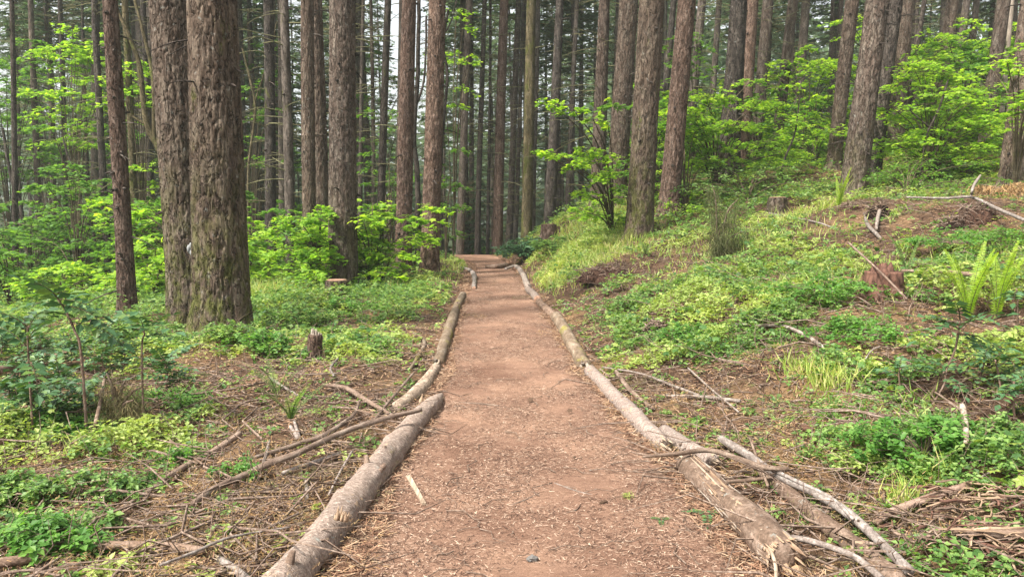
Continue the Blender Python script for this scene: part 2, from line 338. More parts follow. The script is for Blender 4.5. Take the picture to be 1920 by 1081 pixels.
def trail_mat():
    m, t, o = newmat('trail_dirt'); g = t.nodes.new('ShaderNodeNewGeometry'); v = g.outputs['Position']
    a = noise(t, v, 1.1, 5, .65); b = noise(t, mapping(t, v, (1, 1.7, 1)), 26, 4, .7); c_ = noise(t, mapping(t, v, (1, 2.2, 1)), 130, 4, .8); d = noise(t, v, 260, 2)
    c = ramp(t, c_, [(.30, (.075, .044, .031)), (.48, (.200, .126, .090)), (.68, (.36, .252, .188))])
    c = mixc(t, .6, c, ramp(t, b, [(.3, (.62, .55, .52)), (.7, (1.28, 1.25, 1.2))]), 'MULTIPLY')
    c = mixc(t, .8, c, ramp(t, a, [(.33, (.60, .50, .46)), (.50, (.98, .90, .86)), (.64, (1.34, 1.28, 1.20))]), 'MULTIPLY')
    finish(t, o, c, .95, math_(t, 'ADD', math_(t, 'ADD', math_(t, 'MULTIPLY', b, .8), c_), math_(t, 'MULTIPLY', d, .4)), .7, .012, .1); return m
M_GR, M_TR = ground_mat(), trail_mat()

# ------------------------------------------------------------------ ground, trail
def axis(parts): return np.unique(np.concatenate([np.linspace(a, b, n) for a, b, n in parts]).round(4))
def sheet(name, X, Y, Z, mat):
    b = Buf(); ny, nx = X.shape; v = np.stack([X, Y, Z], -1).reshape(-1, 3)
    i = np.arange(ny-1)[:, None]*nx; j = np.arange(nx-1)[None]; b.add(v, np.stack([i+j, i+j+1, i+nx+j+1, i+nx+j], -1).reshape(-1, 4)); return b.mesh(name, mat)
ys = axis([(-25, -2, 12), (-2, 2, 20), (2, 10, 170), (10, 22, 120), (22, 50, 90), (50, 400, 50)])
xs = axis([(-300, -40, 26), (-40, -10, 40), (-10, -4, 50), (-4, 5, 170), (5, 14, 80), (14, 40, 40), (40, 300, 26)])
X, Y = np.meshgrid(xs, ys); Z = H(X, Y)
inside = np.clip((thw(Y)-np.abs(X-tc(Y)))/.12, 0, 1)*(Y < 31); Z = Z-.03*inside
link('ground', sheet('ground', X, Y, Z, M_GR), kind='structure')
ys = np.concatenate([np.arange(-3, 2, .25), np.arange(2, 9, .035), np.arange(9, 31.5, .1)]); u = np.linspace(-1, 1, 61)
Yt, U = np.meshgrid(ys, u, indexing='ij'); Xt = tc(Yt)+U*(thw(Yt)+.10)
Zt = H(Xt, Yt)+.006+.016*(fbm(P2(Xt, Yt, 6), 3, 21)-.5)-np.maximum(np.abs(U)-.86, 0)**1.0*.22+.035*(fbm(P2(Xt, Yt, 9), 2, 22)-.5)*(np.abs(U) > .8)
link('trail', sheet('trail', Xt, Yt, Zt, M_TR), kind='structure')

# ------------------------------------------------------------------ conifers
def bark_disp(r0, amp, seed):
    def f(bk, a, s):
        p = bk.copy(); p[..., 2] += seed*3.1
        w = fbm(p*A([3, 3, 1.2]), 2, seed)-.5
        q = p*A([22, 22, 4.6])*(.34/max(r0, .2))**.5+w[..., None]*1.5
        n = np.abs(fbm(q, 2, seed+1)*2-1)
        rid = np.clip((n-.05)*4.5, 0, 1)**.6                     # plates divided by furrows
        fi = fbm(p*A([38, 38, 14]), 2, seed+2)-.5
        big = fbm(p*A([1.6, 1.6, .5]), 2, seed+3)-.5
        return amp*(rid-1)+amp*.55*fi+r0*.10*big+r0*((.26+.10*np.cos(a*5+seed)+.06*np.sin(a*3+seed*2))*np.exp(-s/.42)[:, None]+(.30+.22*np.cos(a*4+seed*3))*np.exp(-s/.13)[:, None])
    return f
def blen(n, lo, hi): return rng.uniform(lo, hi, n)
def dead_branch_mesh(name, n, z0, z1, l0, l1, mat, fine=2, rad=.016):
    b = Buf()
    for i in range(n):
        z = rng.uniform(z0, z1); a = rng.uniform(0, 2*pi); L = rng.uniform(l0, l1)*(1 if rng.random() > .3 else .5); d = A([cos(a), sin(a), 0]); t = np.linspace(0, 1, 6)
        dr = rng.uniform(-.05, .30); up = rng.uniform(-.1, .3); s = np.cross(d, [0, 0, 1]); w = rng.normal(0, .06)
        P = A([0, 0, z])+d*(t*L)[:, None]+A([0, 0, 1])*(up*t-dr*t*t*1.6)[:, None]*L+s*(w*np.sin(t*5))[:, None]*L
        v, f, bk = tube(P, rad*(1-.75*t)*(L/1.5)**.4, 4, False); b.add(v, f, 0, bk+A([0, 0, i*3.]))
        for k in range(fine):
            j = rng.uniform(.35, .9); q = P[int(j*5)]; e = unit(d+s*rng.choice([-1, 1])*rng.uniform(.5, 1.3)+A([0, 0, rng.uniform(-.5, .2)])); l = L*rng.uniform(.15, .4)
            tt = np.linspace(0, 1, 3); v, f, bk = tube(q+e*(tt*l)[:, None]-A([0, 0, 1])*(tt**2*l*.25)[:, None], rad*.45*(1-.7*tt), 3, False); b.add(v, f, 0, bk+A([0, 0, i*3.]))
    return b.mesh(name, mat)
def crown_mesh(name, Hc, R, mat, dens=1., blade=.30, shape=.8, droop=.22):
    b = Buf(); z = 0; C = [[], [], [], []]
    while z < Hc:
        for k in range(5):
            a = rng.uniform(0, 2*pi); L = R*(1-z/Hc)**shape*rng.uniform(.6, 1.1)+.25; d = A([cos(a), sin(a), 0]); s = A([-sin(a), cos(a), 0])
            n = max(3, int(L/.14*dens)); t = np.sort(rng.uniform(.1, 1, n)); up = rng.uniform(-.05, .25)
            zz = z+rng.uniform(-.15, .15)+(up*t-droop*t**1.6)*L; P = d*(t*L)[:, None]+A([0, 0, 1])*zz[:, None]
            tb = np.linspace(0, 1, 4); v, f, bk = tube(d*(tb*L)[:, None]+A([0, 0, 1])*(z+(up*tb-droop*tb**1.6)*L)[:, None], .02*(1-.8*tb)+.003, 3, False); b.add(v, f, 1, bk)
            for sg in (-1, 1):
                C[0].append(P+rng.normal(0, .03, P.shape)); C[1].append(d*.6+s*sg*rng.uniform(.5, 1.2, (n, 1))+A([0, 0, 1])*rng.uniform(-.55, .1, (n, 1)))
                C[2].append(rup(n, .4)); C[3].append(np.stack([blade*rng.uniform(.5, 1.4, n)*(1.15-.6*t), blade*rng.uniform(.22, .42, n), np.ones(n)], -1))
        z += rng.uniform(.22, .42)
    v, f = scatter(*BLADE, *[np.concatenate(c) for c in C]); b.add(v, f, 0); return b.mesh(name, [mat, MDB], smooth=False)
CROWNS = [crown_mesh('crown', 13, 2.9, G_NDL), crown_mesh('crown', 15, 3.3, G_NDL, .9), crown_mesh('crown', 12, 2.5, G_NDL, 1.1), crown_mesh('crown', 14, 3.0, G_NDL, .8)]
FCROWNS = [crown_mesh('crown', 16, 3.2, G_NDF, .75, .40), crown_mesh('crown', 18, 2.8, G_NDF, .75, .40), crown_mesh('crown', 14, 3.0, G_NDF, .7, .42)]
YCROWNS = [crown_mesh('crown', 8, 2.3, G_NDL, 1.3, .26, .9, .30), crown_mesh('crown', 6, 2.0, G_NDL, 1.3, .26, .9, .35)]
DEADS = [dead_branch_mesh('dead_branches', 46, 2.2, 13, .5, 2.3, MDB) for _ in range(3)]
DEADT = [dead_branch_mesh('dead_branches', 60, 1.2, 12, .5, 1.9, MDB, 3) for _ in range(2)]

def tree_axis(x0, y0, xt, D):
    a, b = at(x0, y0, D), at(xt, 0, D); d = b-a; return a, d/d[2]
def conifer(x0, y0, xt, w0, wt, D, mat, label, stubs=14, dead=None, crown=True, cat='conifer tree', group='conifer trunks standing along the trail'):
    a, d = tree_axis(x0, y0, xt, D); base = a.copy()
    for _ in range(6): base = a+d*(float(H(base[0], base[1]))-a[2])
    base = base-d*.12; r0 = w0*D/(2*F); rt = wt*D/(2*F); zt = at(xt, 0, D)[2]; k = (rt-r0)/(zt-a[2]); k = min(-.003, max(k, -.03))
    root = empty('conifer_tree', base, label=label, cat=cat, group=group)
    Ht = 25.; zv = max(3.5, zt-base[2]+1.2); rp = max(r0, .1)
    near = w0 > 60; mid = w0 > 24
    seg = 132 if near else (72 if mid else 20); dz = .016 if near else (.035*D/18 if mid else .3)
    zs = np.concatenate([np.arange(0, zv, dz), np.linspace(zv, Ht, 14)])
    r = np.maximum(r0+k*(zs+base[2]-a[2]), r0*.28); r = np.where(zs > zv, np.interp(zs, [zv, Ht], [max(r0+k*(zv+base[2]-a[2]), .3*r0), .05]), r)
    sway = .012*np.sin(zs*.5+x0)*min(1, D/18); P = d*zs[:, None]+A([1, .6, 0])*sway[:, None]; sd_ = int(x0)
    amp = min(.024, .075*rp)
    v, f, bk = tube(P, r, seg, False, bark_disp(rp, amp, sd_) if (near or mid) else None); b = Buf(); b.add(v, f, 0, bk); link('trunk', b.mesh('trunk', mat), root)
    if stubs:
        b = Buf()
        for i in range(stubs):
            z = rng.uniform(.8, zv+.5) if i % 3 else rng.integers(1, max(2, int(zv/.55)))*.55+rng.normal(0, .04)
            aa = rng.uniform(0, 2*pi); e = A([cos(aa), sin(aa), rng.uniform(-.2, .3)]); rr = np.interp(z, zs, r)*.9; L = rng.uniform(.03, .09)+rr*.12+(rng.random() < .25)*rng.uniform(.1, .5)
            t = np.linspace(0, 1, 4); q = d*z+e*rr; v, f, bk = tube(q+e*(t*L)[:, None]-A([0, 0, 1])*(t*t*L*.25)[:, None], (.026 if L < .16 else .014)*(1-.55*t)*min(1.4, D/12), 5, True); b.add(v, f, 0, bk)
        link('branch_stubs', b.mesh('branch_stubs', MBD), root, kind='stuff')
    if dead is not None:
        o = link('dead_branches', DEADS[dead % 3] if dead < 10 else DEADT[dead % 2], root, kind='stuff'); o.rotation_euler = (-atan(d[1]), atan(d[0]), rng.uniform(0, 6))
    if crown:
        zc = max(10.5, zv+.6); o = link('crown', CROWNS[sd_ % 4], root, d*(zc+3)); o.rotation_euler = (0, atan(d[0]), rng.uniform(0, 6))
    return root
T = conifer
T(30, 520, 22, 11, 9, 24, MBD, 'thin dark trunk nearest the left edge of the photo, small dead twigs up its length', 8, 10, False)
T(75, 500, 58, 12, 10, 30, MBF, 'thin grey-brown trunk second from the left edge, half lost in green leaves', 6, 1, True)
T(129, 510, 112, 11, 9, 31, MBD, 'slim dark trunk third from the left edge, rising out of leafy undergrowth', 6, 10, True)
T(170, 520, 154, 8, 7, 34, MBD, 'very thin trunk just left of the knotty dark slender trunk', 0, 2, True)
T(203, 515, 177, 14, 12, 23, MBD, 'slender dark knotty trunk just left of the ringed reddish one', 26, 11, False)
T(240, 608, 207, 32, 27, 13, MBR, 'medium reddish-brown trunk with rings of knots, standing alone left of the huge pair', 46, None, False)
T(257, 515, 234, 14, 12, 22, MBG, 'mossy thin trunk peeking out behind the ringed reddish-brown trunk', 8, 0, False)
T(288, 515, 268, 13, 12, 25, MBD, 'dark thin trunk in the gap left of the huge pair of trunks', 8, 1, False)
big2 = T(361, 612, 323, 82, 76, 11.2, MBM, 'huge furrowed trunk of the pair, partly hidden behind its neighbour, streaked with white resin', 12, None, False)
T(416, 632, 398, 103, 88, 10, MBM, 'hugest furrowed trunk in front, mossy at the foot, right one of the close pair', 20, None, False)
T(508, 470, 503, 21, 18, 22, MBD, 'dark straight trunk first to the right of the huge pair', 20, 10, False)
T(546, 500, 532, 19, 17, 21, MBF, 'brown trunk between the dark straight one and the close twin trunks', 16, 2, False)
T(580, 470, 577, 26, 25, 19.5, MB, 'left twin of two brown trunks standing almost touching behind leafy sprays', 22, None, False)
T(605, 470, 591, 32, 27, 20.5, MB, 'right twin of two brown trunks almost touching, left of the stump-footed stout trunk', 20, None, False)
T(643, 524, 643, 54, 47, 17.5, MB, 'stout straight trunk with a flat-cut stump against its foot, left of the trail', 30, None, False)
T(674, 470, 681, 9, 8, 30, MBF, 'thin distant trunk just right of the stout trunk with the stump', 0, 1, True)
T(713, 450, 727, 15, 13, 24, MBD, 'dark trunk leaning slightly right between the stout trunk and the reddish pair', 8, 0, False)
T(757, 465, 767, 31, 26, 21.5, MBR, 'reddish knotty trunk left of the one at the trail bend', 30, None, False)
T(805, 475, 821, 35, 31, 20.5, MBR, 'reddish-brown trunk standing by the left edge of the trail bend', 26, None, False)
T(862, 460, 880, 15, 13, 31, MBF, 'grey slim trunk first to the right of the reddish trunk at the bend', 6, 1, False)
T(895, 462, 908, 11, 10, 33, MBD, 'thin dark trunk rising above the far end of the trail, left of centre', 4, 2, False)
T(915, 462, 920, 7, 7, 36, MBD, 'pencil-thin dark trunk above the far end of the trail', 0, 10, True)
T(932, 465, 945, 20, 16, 32, MBR, 'straight reddish trunk standing exactly behind the end of the trail', 14, 0, False)
T(955, 432, 973, 13, 11, 36, MBF, 'thin trunk close right of the reddish trunk at the end of the trail', 4, 1, True)
T(967, 425, 982, 9, 8, 40, MBF, 'faint thin trunk third right of the trail end, set further back', 0, 2, True)
T(987, 428, 997, 21, 17, 29, MBG, 'olive mossy straight trunk just right of the trail end', 14, None, False)
T(1030, 420, 1050, 23, 14, 29, MBD, 'dark trunk with long bare drooping branches above the small red stump', 6, 10, False)
T(1062, 400, 1083, 10, 8, 34, MBF, 'thin trunk with bare branches right of the one above the small red stump', 0, 11, True)
T(1122, 340, 1133, 27, 20, 26, MB, 'mid-sized brown trunk behind the reaching yellow-green maple sprays', 16, 0, False)
T(1160, 305, 1179, 37, 34, 25, MB, 'grey-brown knotty trunk behind and left of the mossy-footed roadside tree', 30, None, False)
T(1195, 458, 1223, 50, 46, 18, MBM, 'stout trunk with a mossy flared foot on the bank right of the trail', 30, None, False)
T(1243, 215, 1263, 13, 11, 30, MBD, 'thin dark trunk seen between the stout mossy-footed tree and its leaning neighbour', 4, 2, False)
T(1254, 402, 1288, 37, 33, 20, MBR, 'smooth reddish trunk leaning right, next after the mossy-footed tree', 14, None, False)
T(1303, 150, 1317, 16, 15, 30, MBF, 'greyish trunk rising out of the maple top right of the leaning reddish trunk', 6, 1, False)
T(1340, 130, 1349, 11, 10, 36, MBF, 'thin pale trunk above the bright maple, halfway to the dark double trunks', 0, 2, True)
T(1367, 305, 1386, 40, 30, 24, MBD, 'dark heavy trunk with shaggy foot standing in the bright maple thicket', 18, None, False)
T(1402, 140, 1412, 22, 20, 26, MBR, 'brown trunk close behind and right of the dark heavy one in the maples', 8, None, False)
T(1416, 300, 1441, 21, 20, 29, MB, 'grey trunk with pale scaly foot showing under the maple leaves', 10, 0, False)
T(1453, 295, 1488, 20, 20, 30, MB, 'grey trunk leaning right, beside the one with the pale scaly foot', 10, 1, False)
T(1497, 195, 1512, 16, 15, 33, MBF, 'slim trunk standing behind the leaning grey trunks over the thicket', 6, 2, False)
T(1562, 325, 1598, 26, 25, 23.5, MB, 'knotty brown trunk leaning right, left neighbour of the stout hillside tree', 22, None, False)
T(1597, 368, 1646, 46, 41, 19, MB, 'stout furrowed hillside trunk leaning right above the dark root hollow', 26, None, False)
T(1637, 335, 1681, 25, 27, 21, MBD, 'dark mossy trunk tucked close behind the stout hillside trunk', 12, None, False)
T(1693, 110, 1703, 26, 24, 26, MB, 'grey-brown trunk coming out of the top of the big layered maple, at its left end', 14, None, False)
T(1720, 90, 1733, 9, 9, 28, MBD, 'thin black crooked stem beside the trunk at the left end of the layered maple', 0, None, False)
T(1773, 100, 1788, 22, 21, 29, MB, 'grey trunk above the middle of the big layered maple', 10, 0, False)
T(1800, 105, 1813, 14, 13, 31, MBF, 'slim trunk just right of the grey one above the layered maple', 4, 1, False)
T(1820, 110, 1831, 12, 11, 34, MBF, 'slimmest of the three trunks above the middle of the layered maple', 0, 2, True)
T(1858, 185, 1882, 24, 23, 25, MB, 'brown trunk standing between the layered maple and the right edge trees', 14, None, False)
T(1880, 190, 1898, 9, 9, 26, MWG, 'bare pale thin snag close beside the brown trunk near the right edge', 0, None, False)
T(1900, 323, 1938, 46, 42, 17.5, MB, 'stout trunk cut off by the right edge, brown boughs heaped at its foot', 14, None, False)
# resin on the rear huge trunk
b = Buf()
for k in range(34):
    z = np.linspace(.5, 1.52, 34)[k]+rng.normal(0, .01); q = at(358-.5*(k/34.)+rng.normal(0, .8), 0, 11.2)
    px = 363.5+rng.normal(0, 1.2)-(k > 28)*rng.uniform(0, 8); py = 590-k*4.1
    c = at(px, py, 11.2-.47 if k <= 28 else 10.78); rr = rng.uniform(.008, .02)*(1.6 if k > 28 else 1); t = np.linspace(0, 1, 4)
    v, f, bk = tube(c+A([0, 0, -1])*(t*rng.uniform(.04, .12))[:, None], rr*A([.4, 1, .8, .3]), 6); b.add(v, f, 0, bk)
link('resin_streak', b.mesh('resin_streak', M_PITCH, origin=big2.location), big2, label='white dried resin running down the trunk')

# ------------------------------------------------------------------ distant trees (shared meshes)
def far_trunk(r, h):
    b = Buf(); z = np.concatenate([np.arange(0, 12, 1.), np.linspace(12, h, 6)]); P = np.stack([.04*np.sin(z*.4), .04*np.cos(z*.33), z-.4], -1)
    v, f, bk = tube(P, r*(1-.8*z/h)+.02*r+.25*r*np.exp(-z/.4), 10, False); b.add(v, f, 0, bk); return b.mesh('trunk', MBF)
FT = [far_trunk(.13, 26), far_trunk(.19, 28), far_trunk(.25, 30), far_trunk(.09, 20)]
placed = []
def far_tree(x, y, kind, sc, label, group, zc):
    z = float(H(x, y)); root = empty('distant_conifer', (x, y, z), label=label, cat='conifer tree', group=group); root.rotation_euler = (rng.normal(0, .012), rng.normal(0, .012)+np.clip(x, -30, 40)*.0007, rng.uniform(0, 6)); root.scale = (sc,)*3
    link('trunk', FT[kind], root); o = link('dead_branches', (DEADS+DEADT)[rng.integers(0, 5)], root, kind='stuff'); o.scale = (1.1, 1.1, 1.2)
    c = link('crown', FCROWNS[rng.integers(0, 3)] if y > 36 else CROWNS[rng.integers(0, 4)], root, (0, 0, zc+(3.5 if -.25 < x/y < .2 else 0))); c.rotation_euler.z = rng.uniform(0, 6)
n = 0
while n < 165:
    ang = rng.uniform(-.66, .66); D = 27+60*rng.random()**1.1 if abs(ang) > .12 else 33+50*rng.random()**1.3; x = math.tan(ang)*D; y = D
    if D < 34 and -.06 < ang < .10: continue
    if any((x-q[0])**2+(y-q[1])**2 < (1.3+D*.012)**2 for q in placed): continue
    placed.append((x, y)); n += 1
    if ang < -.22: lb, gr = 'one of the thin distant conifers far behind and left of the huge pair of trunks', 'distant conifers on the left'
    elif ang < .14: lb, gr = 'one of the thin distant conifers in the dark wood behind the end of the trail', 'distant conifers behind the trail end'
    else: lb, gr = 'one of the thin distant conifers up the hill behind the bright maple thickets', 'distant conifers up the hill'
    far_tree(x, y, rng.choice([0, 0, 1, 1, 2, 3]), rng.uniform(.85, 1.15), lb, gr, rng.uniform(7.0, 13) if D > 40 else rng.uniform(12, 14))
# young shade conifers with foliage to the ground
for i in range(38):
    ang = rng.uniform(-.62, .62); D = rng.uniform(38, 80); x = math.tan(ang)*D; z = float(H(x, D))
    root = empty('young_conifer', (x, D, z-.2), label='one of the young conifers green down to the ground among the distant trunks', cat='young conifer', group='young conifers under the distant trees'); s = rng.uniform(.8, 1.5)
    link('crown', YCROWNS[i % 2], root); t_ = link('trunk', FT[3], root); t_.scale = (.6, .6, .32); root.scale = (s,)*3; root.rotation_euler.z = rng.uniform(0, 6)
# far wood that reads as one mass
b = Buf(); nb = 70000; ang = rng.uniform(-.85, .85, nb); D = rng.uniform(88, 125, nb); x = np.tan(ang)*D; hh = 15+9*vn(P2(x, D, .12), 4)-np.clip(x, 0, 60)*.12; z = H(x, D, False)+rng.random(nb)**.8*hh
keep = rng.random(nb) < np.clip(1.0-(z-H(x, D, False))/26+.9*(vn(np.stack([x*.22, D*.22, z*.12], -1), 7)-.5), .03, 1)
x, D, z = x[keep], D[keep], z[keep]; n = len(x); v, f = scatter(*BLADE, np.stack([x, D, z], -1), rdir(n, .4)-A([0, 0, .3]), rup(n, .8), np.stack([rng.uniform(.9, 2.2, n), rng.uniform(.4, 1.0, n), np.ones(n)], -1)); b.add(v, f)
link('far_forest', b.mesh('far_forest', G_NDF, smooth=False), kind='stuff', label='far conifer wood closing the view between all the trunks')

# ------------------------------------------------------------------ shrubs built from leafy sprays
def spray_leaves(L, c, rx, ry, rz, n, size, out, jit=.35, droop=.18):
    """leaves in loose tiers round c, gathered along radiating twigs"""
    nt_ = max(4, n//14); a = rng.uniform(0, 2*pi, nt_); ti = rng.integers(0, nt_, n); t = rng.uniform(.12, 1, n)**.75
    zt = rng.normal(0, rz, nt_)*.8; aa = a[ti]+rng.normal(0, .14, n); rr = (t*rng.uniform(.75, 1.15, nt_)[ti])
    P = c+np.stack([np.cos(aa)*rr*rx, np.sin(aa)*rr*ry, zt[ti]+rng.normal(0, .02, n)-droop*rr**2*max(rx, ry)], -1)
    L.append((P, np.stack([np.cos(aa+rng.normal(0, .7, n)), np.sin(aa+rng.normal(0, .7, n)), rng.normal(-.12, .2, n)], -1), rup(n, jit)+A(out)*.25, size*rng.uniform(.55, 1.25, n)))
    return [(c+A([0, 0, z_]), c+A([cos(q)*rx*.9, sin(q)*ry*.9, z_-droop*.8*max(rx, ry)])) for q, z_ in zip(a[:14], zt[:14])]
def build_shrub(base, sprays, size, mat, tmpl=MAPLE, stem_r=.018, dense=1.):
    L = []; st = Buf()
    for (c, rx, ry, rz, n) in sprays:
        c = A(c, float); tw = spray_leaves(L, c, rx, ry, rz, int(n*dense*(1.75 if tmpl is not TRI else 1)), size*1.2, (0, -.3, 0))
        m = base+(c-base)*A([.35, .35, .7]); P, R = smoothpath([base, m, c], [stem_r, stem_r*.75, stem_r*.4], .15); v, f, bk = tube(P, R, 5, False); st.add(v, f, 0, bk)
        for p, q in tw:
            v, f, bk = tube(A([p, (p+q)/2+A([0, 0, .02]), q]), A([1, .7, .3])*stem_r*.28, 3, False); st.add(v, f, 0, bk)
    lb = Buf(); v, f = scatter(*tmpl, *[np.concatenate([l[i] for l in L]) for i in range(4)]); lb.add(v, f)
    return st, lb, mat
def shrub(base, sprays, label, group, size=.085, mat=None, name='vine_maple', cat='shrub', tmpl=MAPLE, dense=1., stem_r=.018, mstem=None):
    st, lb, mat = build_shrub(A(base), sprays, size, mat or G_MAP, tmpl, stem_r, dense)
    r = empty(name, base, label=label, cat=cat, group=group)
    link('stems', st.mesh('stems', mstem or MST, origin=base), r); link('foliage', lb.mesh('foliage', mat, origin=base, smooth=False), r, kind='stuff'); return r
def S(px, py, D, rx, ry, rz, n): return (at(px, py, D), rx, ry, rz, n)
def gb(px, py, D):
    p = at(px, py, D); return A([p[0], p[1], float(H(p[0], p[1]))-.05])
GM = 'maple shrubs of the undergrowth'
shrub(gb(600, 520, 17), [S(520, 432, 17, .42, .5, .07, 90), S(560, 412, 16.8, .5, .5, .09, 150), S(600, 405, 16.6, .35, .5, .10, 120), S(585, 440, 16.8, .45, .5, .10, 170), S(545, 470, 16.6, .5, .5, .10, 160),
      S(600, 475, 16.6, .4, .5, .12, 170), S(575, 505, 16.4, .6, .6, .12, 220), S(500, 500, 17, .4, .4, .10, 90), S(604, 390, 17, .2, .3, .06, 50)],
      'bright maple shrub with layered leaves growing against the left side of the stump-footed trunk', GM)
shrub(gb(720, 520, 18), [S(690, 455, 18, .35, .5, .08, 90), S(700, 475, 18, .5, .5, .10, 160), S(730, 490, 17.8, .5, .5, .1, 160), S(680, 500, 17.8, .4, .4, .1, 120), S(745, 470, 18.5, .3, .3, .07, 60)],
      'bright leafy shrub low between the stump-footed trunk and the reddish trunks at the trail bend', GM)
shrub(gb(1150, 430, 19.6), [S(1032, 192, 17.4, .34, .45, .06, 70), S(1075, 205, 17.5, .40, .4, .06, 80), S(1112, 222, 17.8, .28, .4, .05, 50), S(1140, 232, 18, .22, .3, .05, 34), S(1000, 283, 17.2, .22, .3, .02, 34), S(1045, 288, 17.2, .40, .4, .04, 90),
      S(1100, 283, 17.6, .34, .4, .06, 90), S(1135, 295, 17.8, .40, .4, .08, 110), S(1075, 308, 17.4, .30, .35, .05, 60), S(1120, 335, 17.8, .4, .4, .08, 80), S(1140, 330, 18.8, .36, .5, .10, 100), S(1100, 362, 17.8, .40, .4, .08, 90), S(1140, 375, 19.4, .4, .5, .1, 110),
      S(1120, 400, 19.5, .4, .5, .12, 120), S(1160, 410, 19.6, .35, .4, .12, 90), S(1090, 395, 18.4, .35, .4, .08, 70)],
      'open vine maple reaching two flat yellow-green sprays out over the trail end', GM, stem_r=.022)
def thicket(base, box, D, n, per, label, size=.085, mat=None, rr=(.45, .8), group=GM, jD=1.6, **k):
    x0, y0, x1, y1 = box; sp = []
    for i in range(n):
        u, v = rng.random(2); u = .5+(u-.5)*(1-.35*(1-v)**2 if v < .5 else 1); px = x0+u*(x1-x0); top = 1-(2*u-1)**2
        py = y1+(y0-y1)*(v*(.55+.45*top)); sp.append(S(px, py, D+rng.uniform(-jD, jD), rng.uniform(*rr), rng.uniform(*rr), rng.uniform(.03, .09), per))
    return shrub(base, sp, label, group, size, mat, **k)
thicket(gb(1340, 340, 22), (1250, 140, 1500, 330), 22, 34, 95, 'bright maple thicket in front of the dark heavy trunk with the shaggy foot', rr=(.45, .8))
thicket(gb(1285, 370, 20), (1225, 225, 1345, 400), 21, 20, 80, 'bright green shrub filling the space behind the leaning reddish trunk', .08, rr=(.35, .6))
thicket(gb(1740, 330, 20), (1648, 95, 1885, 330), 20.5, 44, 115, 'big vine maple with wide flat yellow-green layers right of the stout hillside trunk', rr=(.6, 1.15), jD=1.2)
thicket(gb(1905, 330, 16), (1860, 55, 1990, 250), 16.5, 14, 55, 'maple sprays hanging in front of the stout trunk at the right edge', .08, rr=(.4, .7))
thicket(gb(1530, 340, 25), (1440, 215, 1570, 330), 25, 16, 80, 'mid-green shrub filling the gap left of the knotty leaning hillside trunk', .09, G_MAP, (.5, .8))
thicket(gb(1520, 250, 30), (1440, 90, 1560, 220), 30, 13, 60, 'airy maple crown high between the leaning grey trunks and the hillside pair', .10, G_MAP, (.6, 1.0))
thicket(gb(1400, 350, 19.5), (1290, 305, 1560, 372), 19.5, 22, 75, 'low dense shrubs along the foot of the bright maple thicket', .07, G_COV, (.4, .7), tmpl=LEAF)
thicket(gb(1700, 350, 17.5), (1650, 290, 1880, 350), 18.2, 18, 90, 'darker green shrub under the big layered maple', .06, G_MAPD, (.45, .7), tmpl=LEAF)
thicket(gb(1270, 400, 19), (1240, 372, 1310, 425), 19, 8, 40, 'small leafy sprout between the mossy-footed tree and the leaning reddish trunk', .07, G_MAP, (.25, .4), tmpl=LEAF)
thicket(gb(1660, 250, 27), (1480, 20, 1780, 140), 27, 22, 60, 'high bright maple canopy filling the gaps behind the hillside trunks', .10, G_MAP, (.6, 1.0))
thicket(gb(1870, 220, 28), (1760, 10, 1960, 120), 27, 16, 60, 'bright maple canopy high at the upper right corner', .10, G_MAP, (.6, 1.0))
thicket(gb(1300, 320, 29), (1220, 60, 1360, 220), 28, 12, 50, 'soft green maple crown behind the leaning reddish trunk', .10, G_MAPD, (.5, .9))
# centre: leafy sprays high between trunks
thicket(gb(740, 440, 27), (690, 90, 780, 430), 27, 12, 40, 'thin tall maple with scattered leaf sprays left of the reddish knotty trunk', .10, G_MAPD, (.4, .8))
thicket(gb(850, 440, 26), (815, 10, 890, 200), 26, 9, 34, 'high bright leaf sprays of a slender maple above the trail bend', .10, G_MAP, (.4, .7))
thicket(gb(835, 440, 25), (818, 230, 868, 455), 25, 9, 40, 'leafy slender maple just right of the trunk at the trail bend', .09, G_MAPD, (.35, .6))
thicket(gb(730, 440, 24), (690, 230, 760, 380), 27, 8, 40, 'leafy maple clump seen between the dark leaning trunk and the reddish one', .09, G_MAPD, (.4, .7))
thicket(gb(775, 460, 22), (760, 430, 800, 480), 22, 5, 40, 'small green shrub between the two reddish trunks near the trail', .07, G_MAP, (.25, .4))
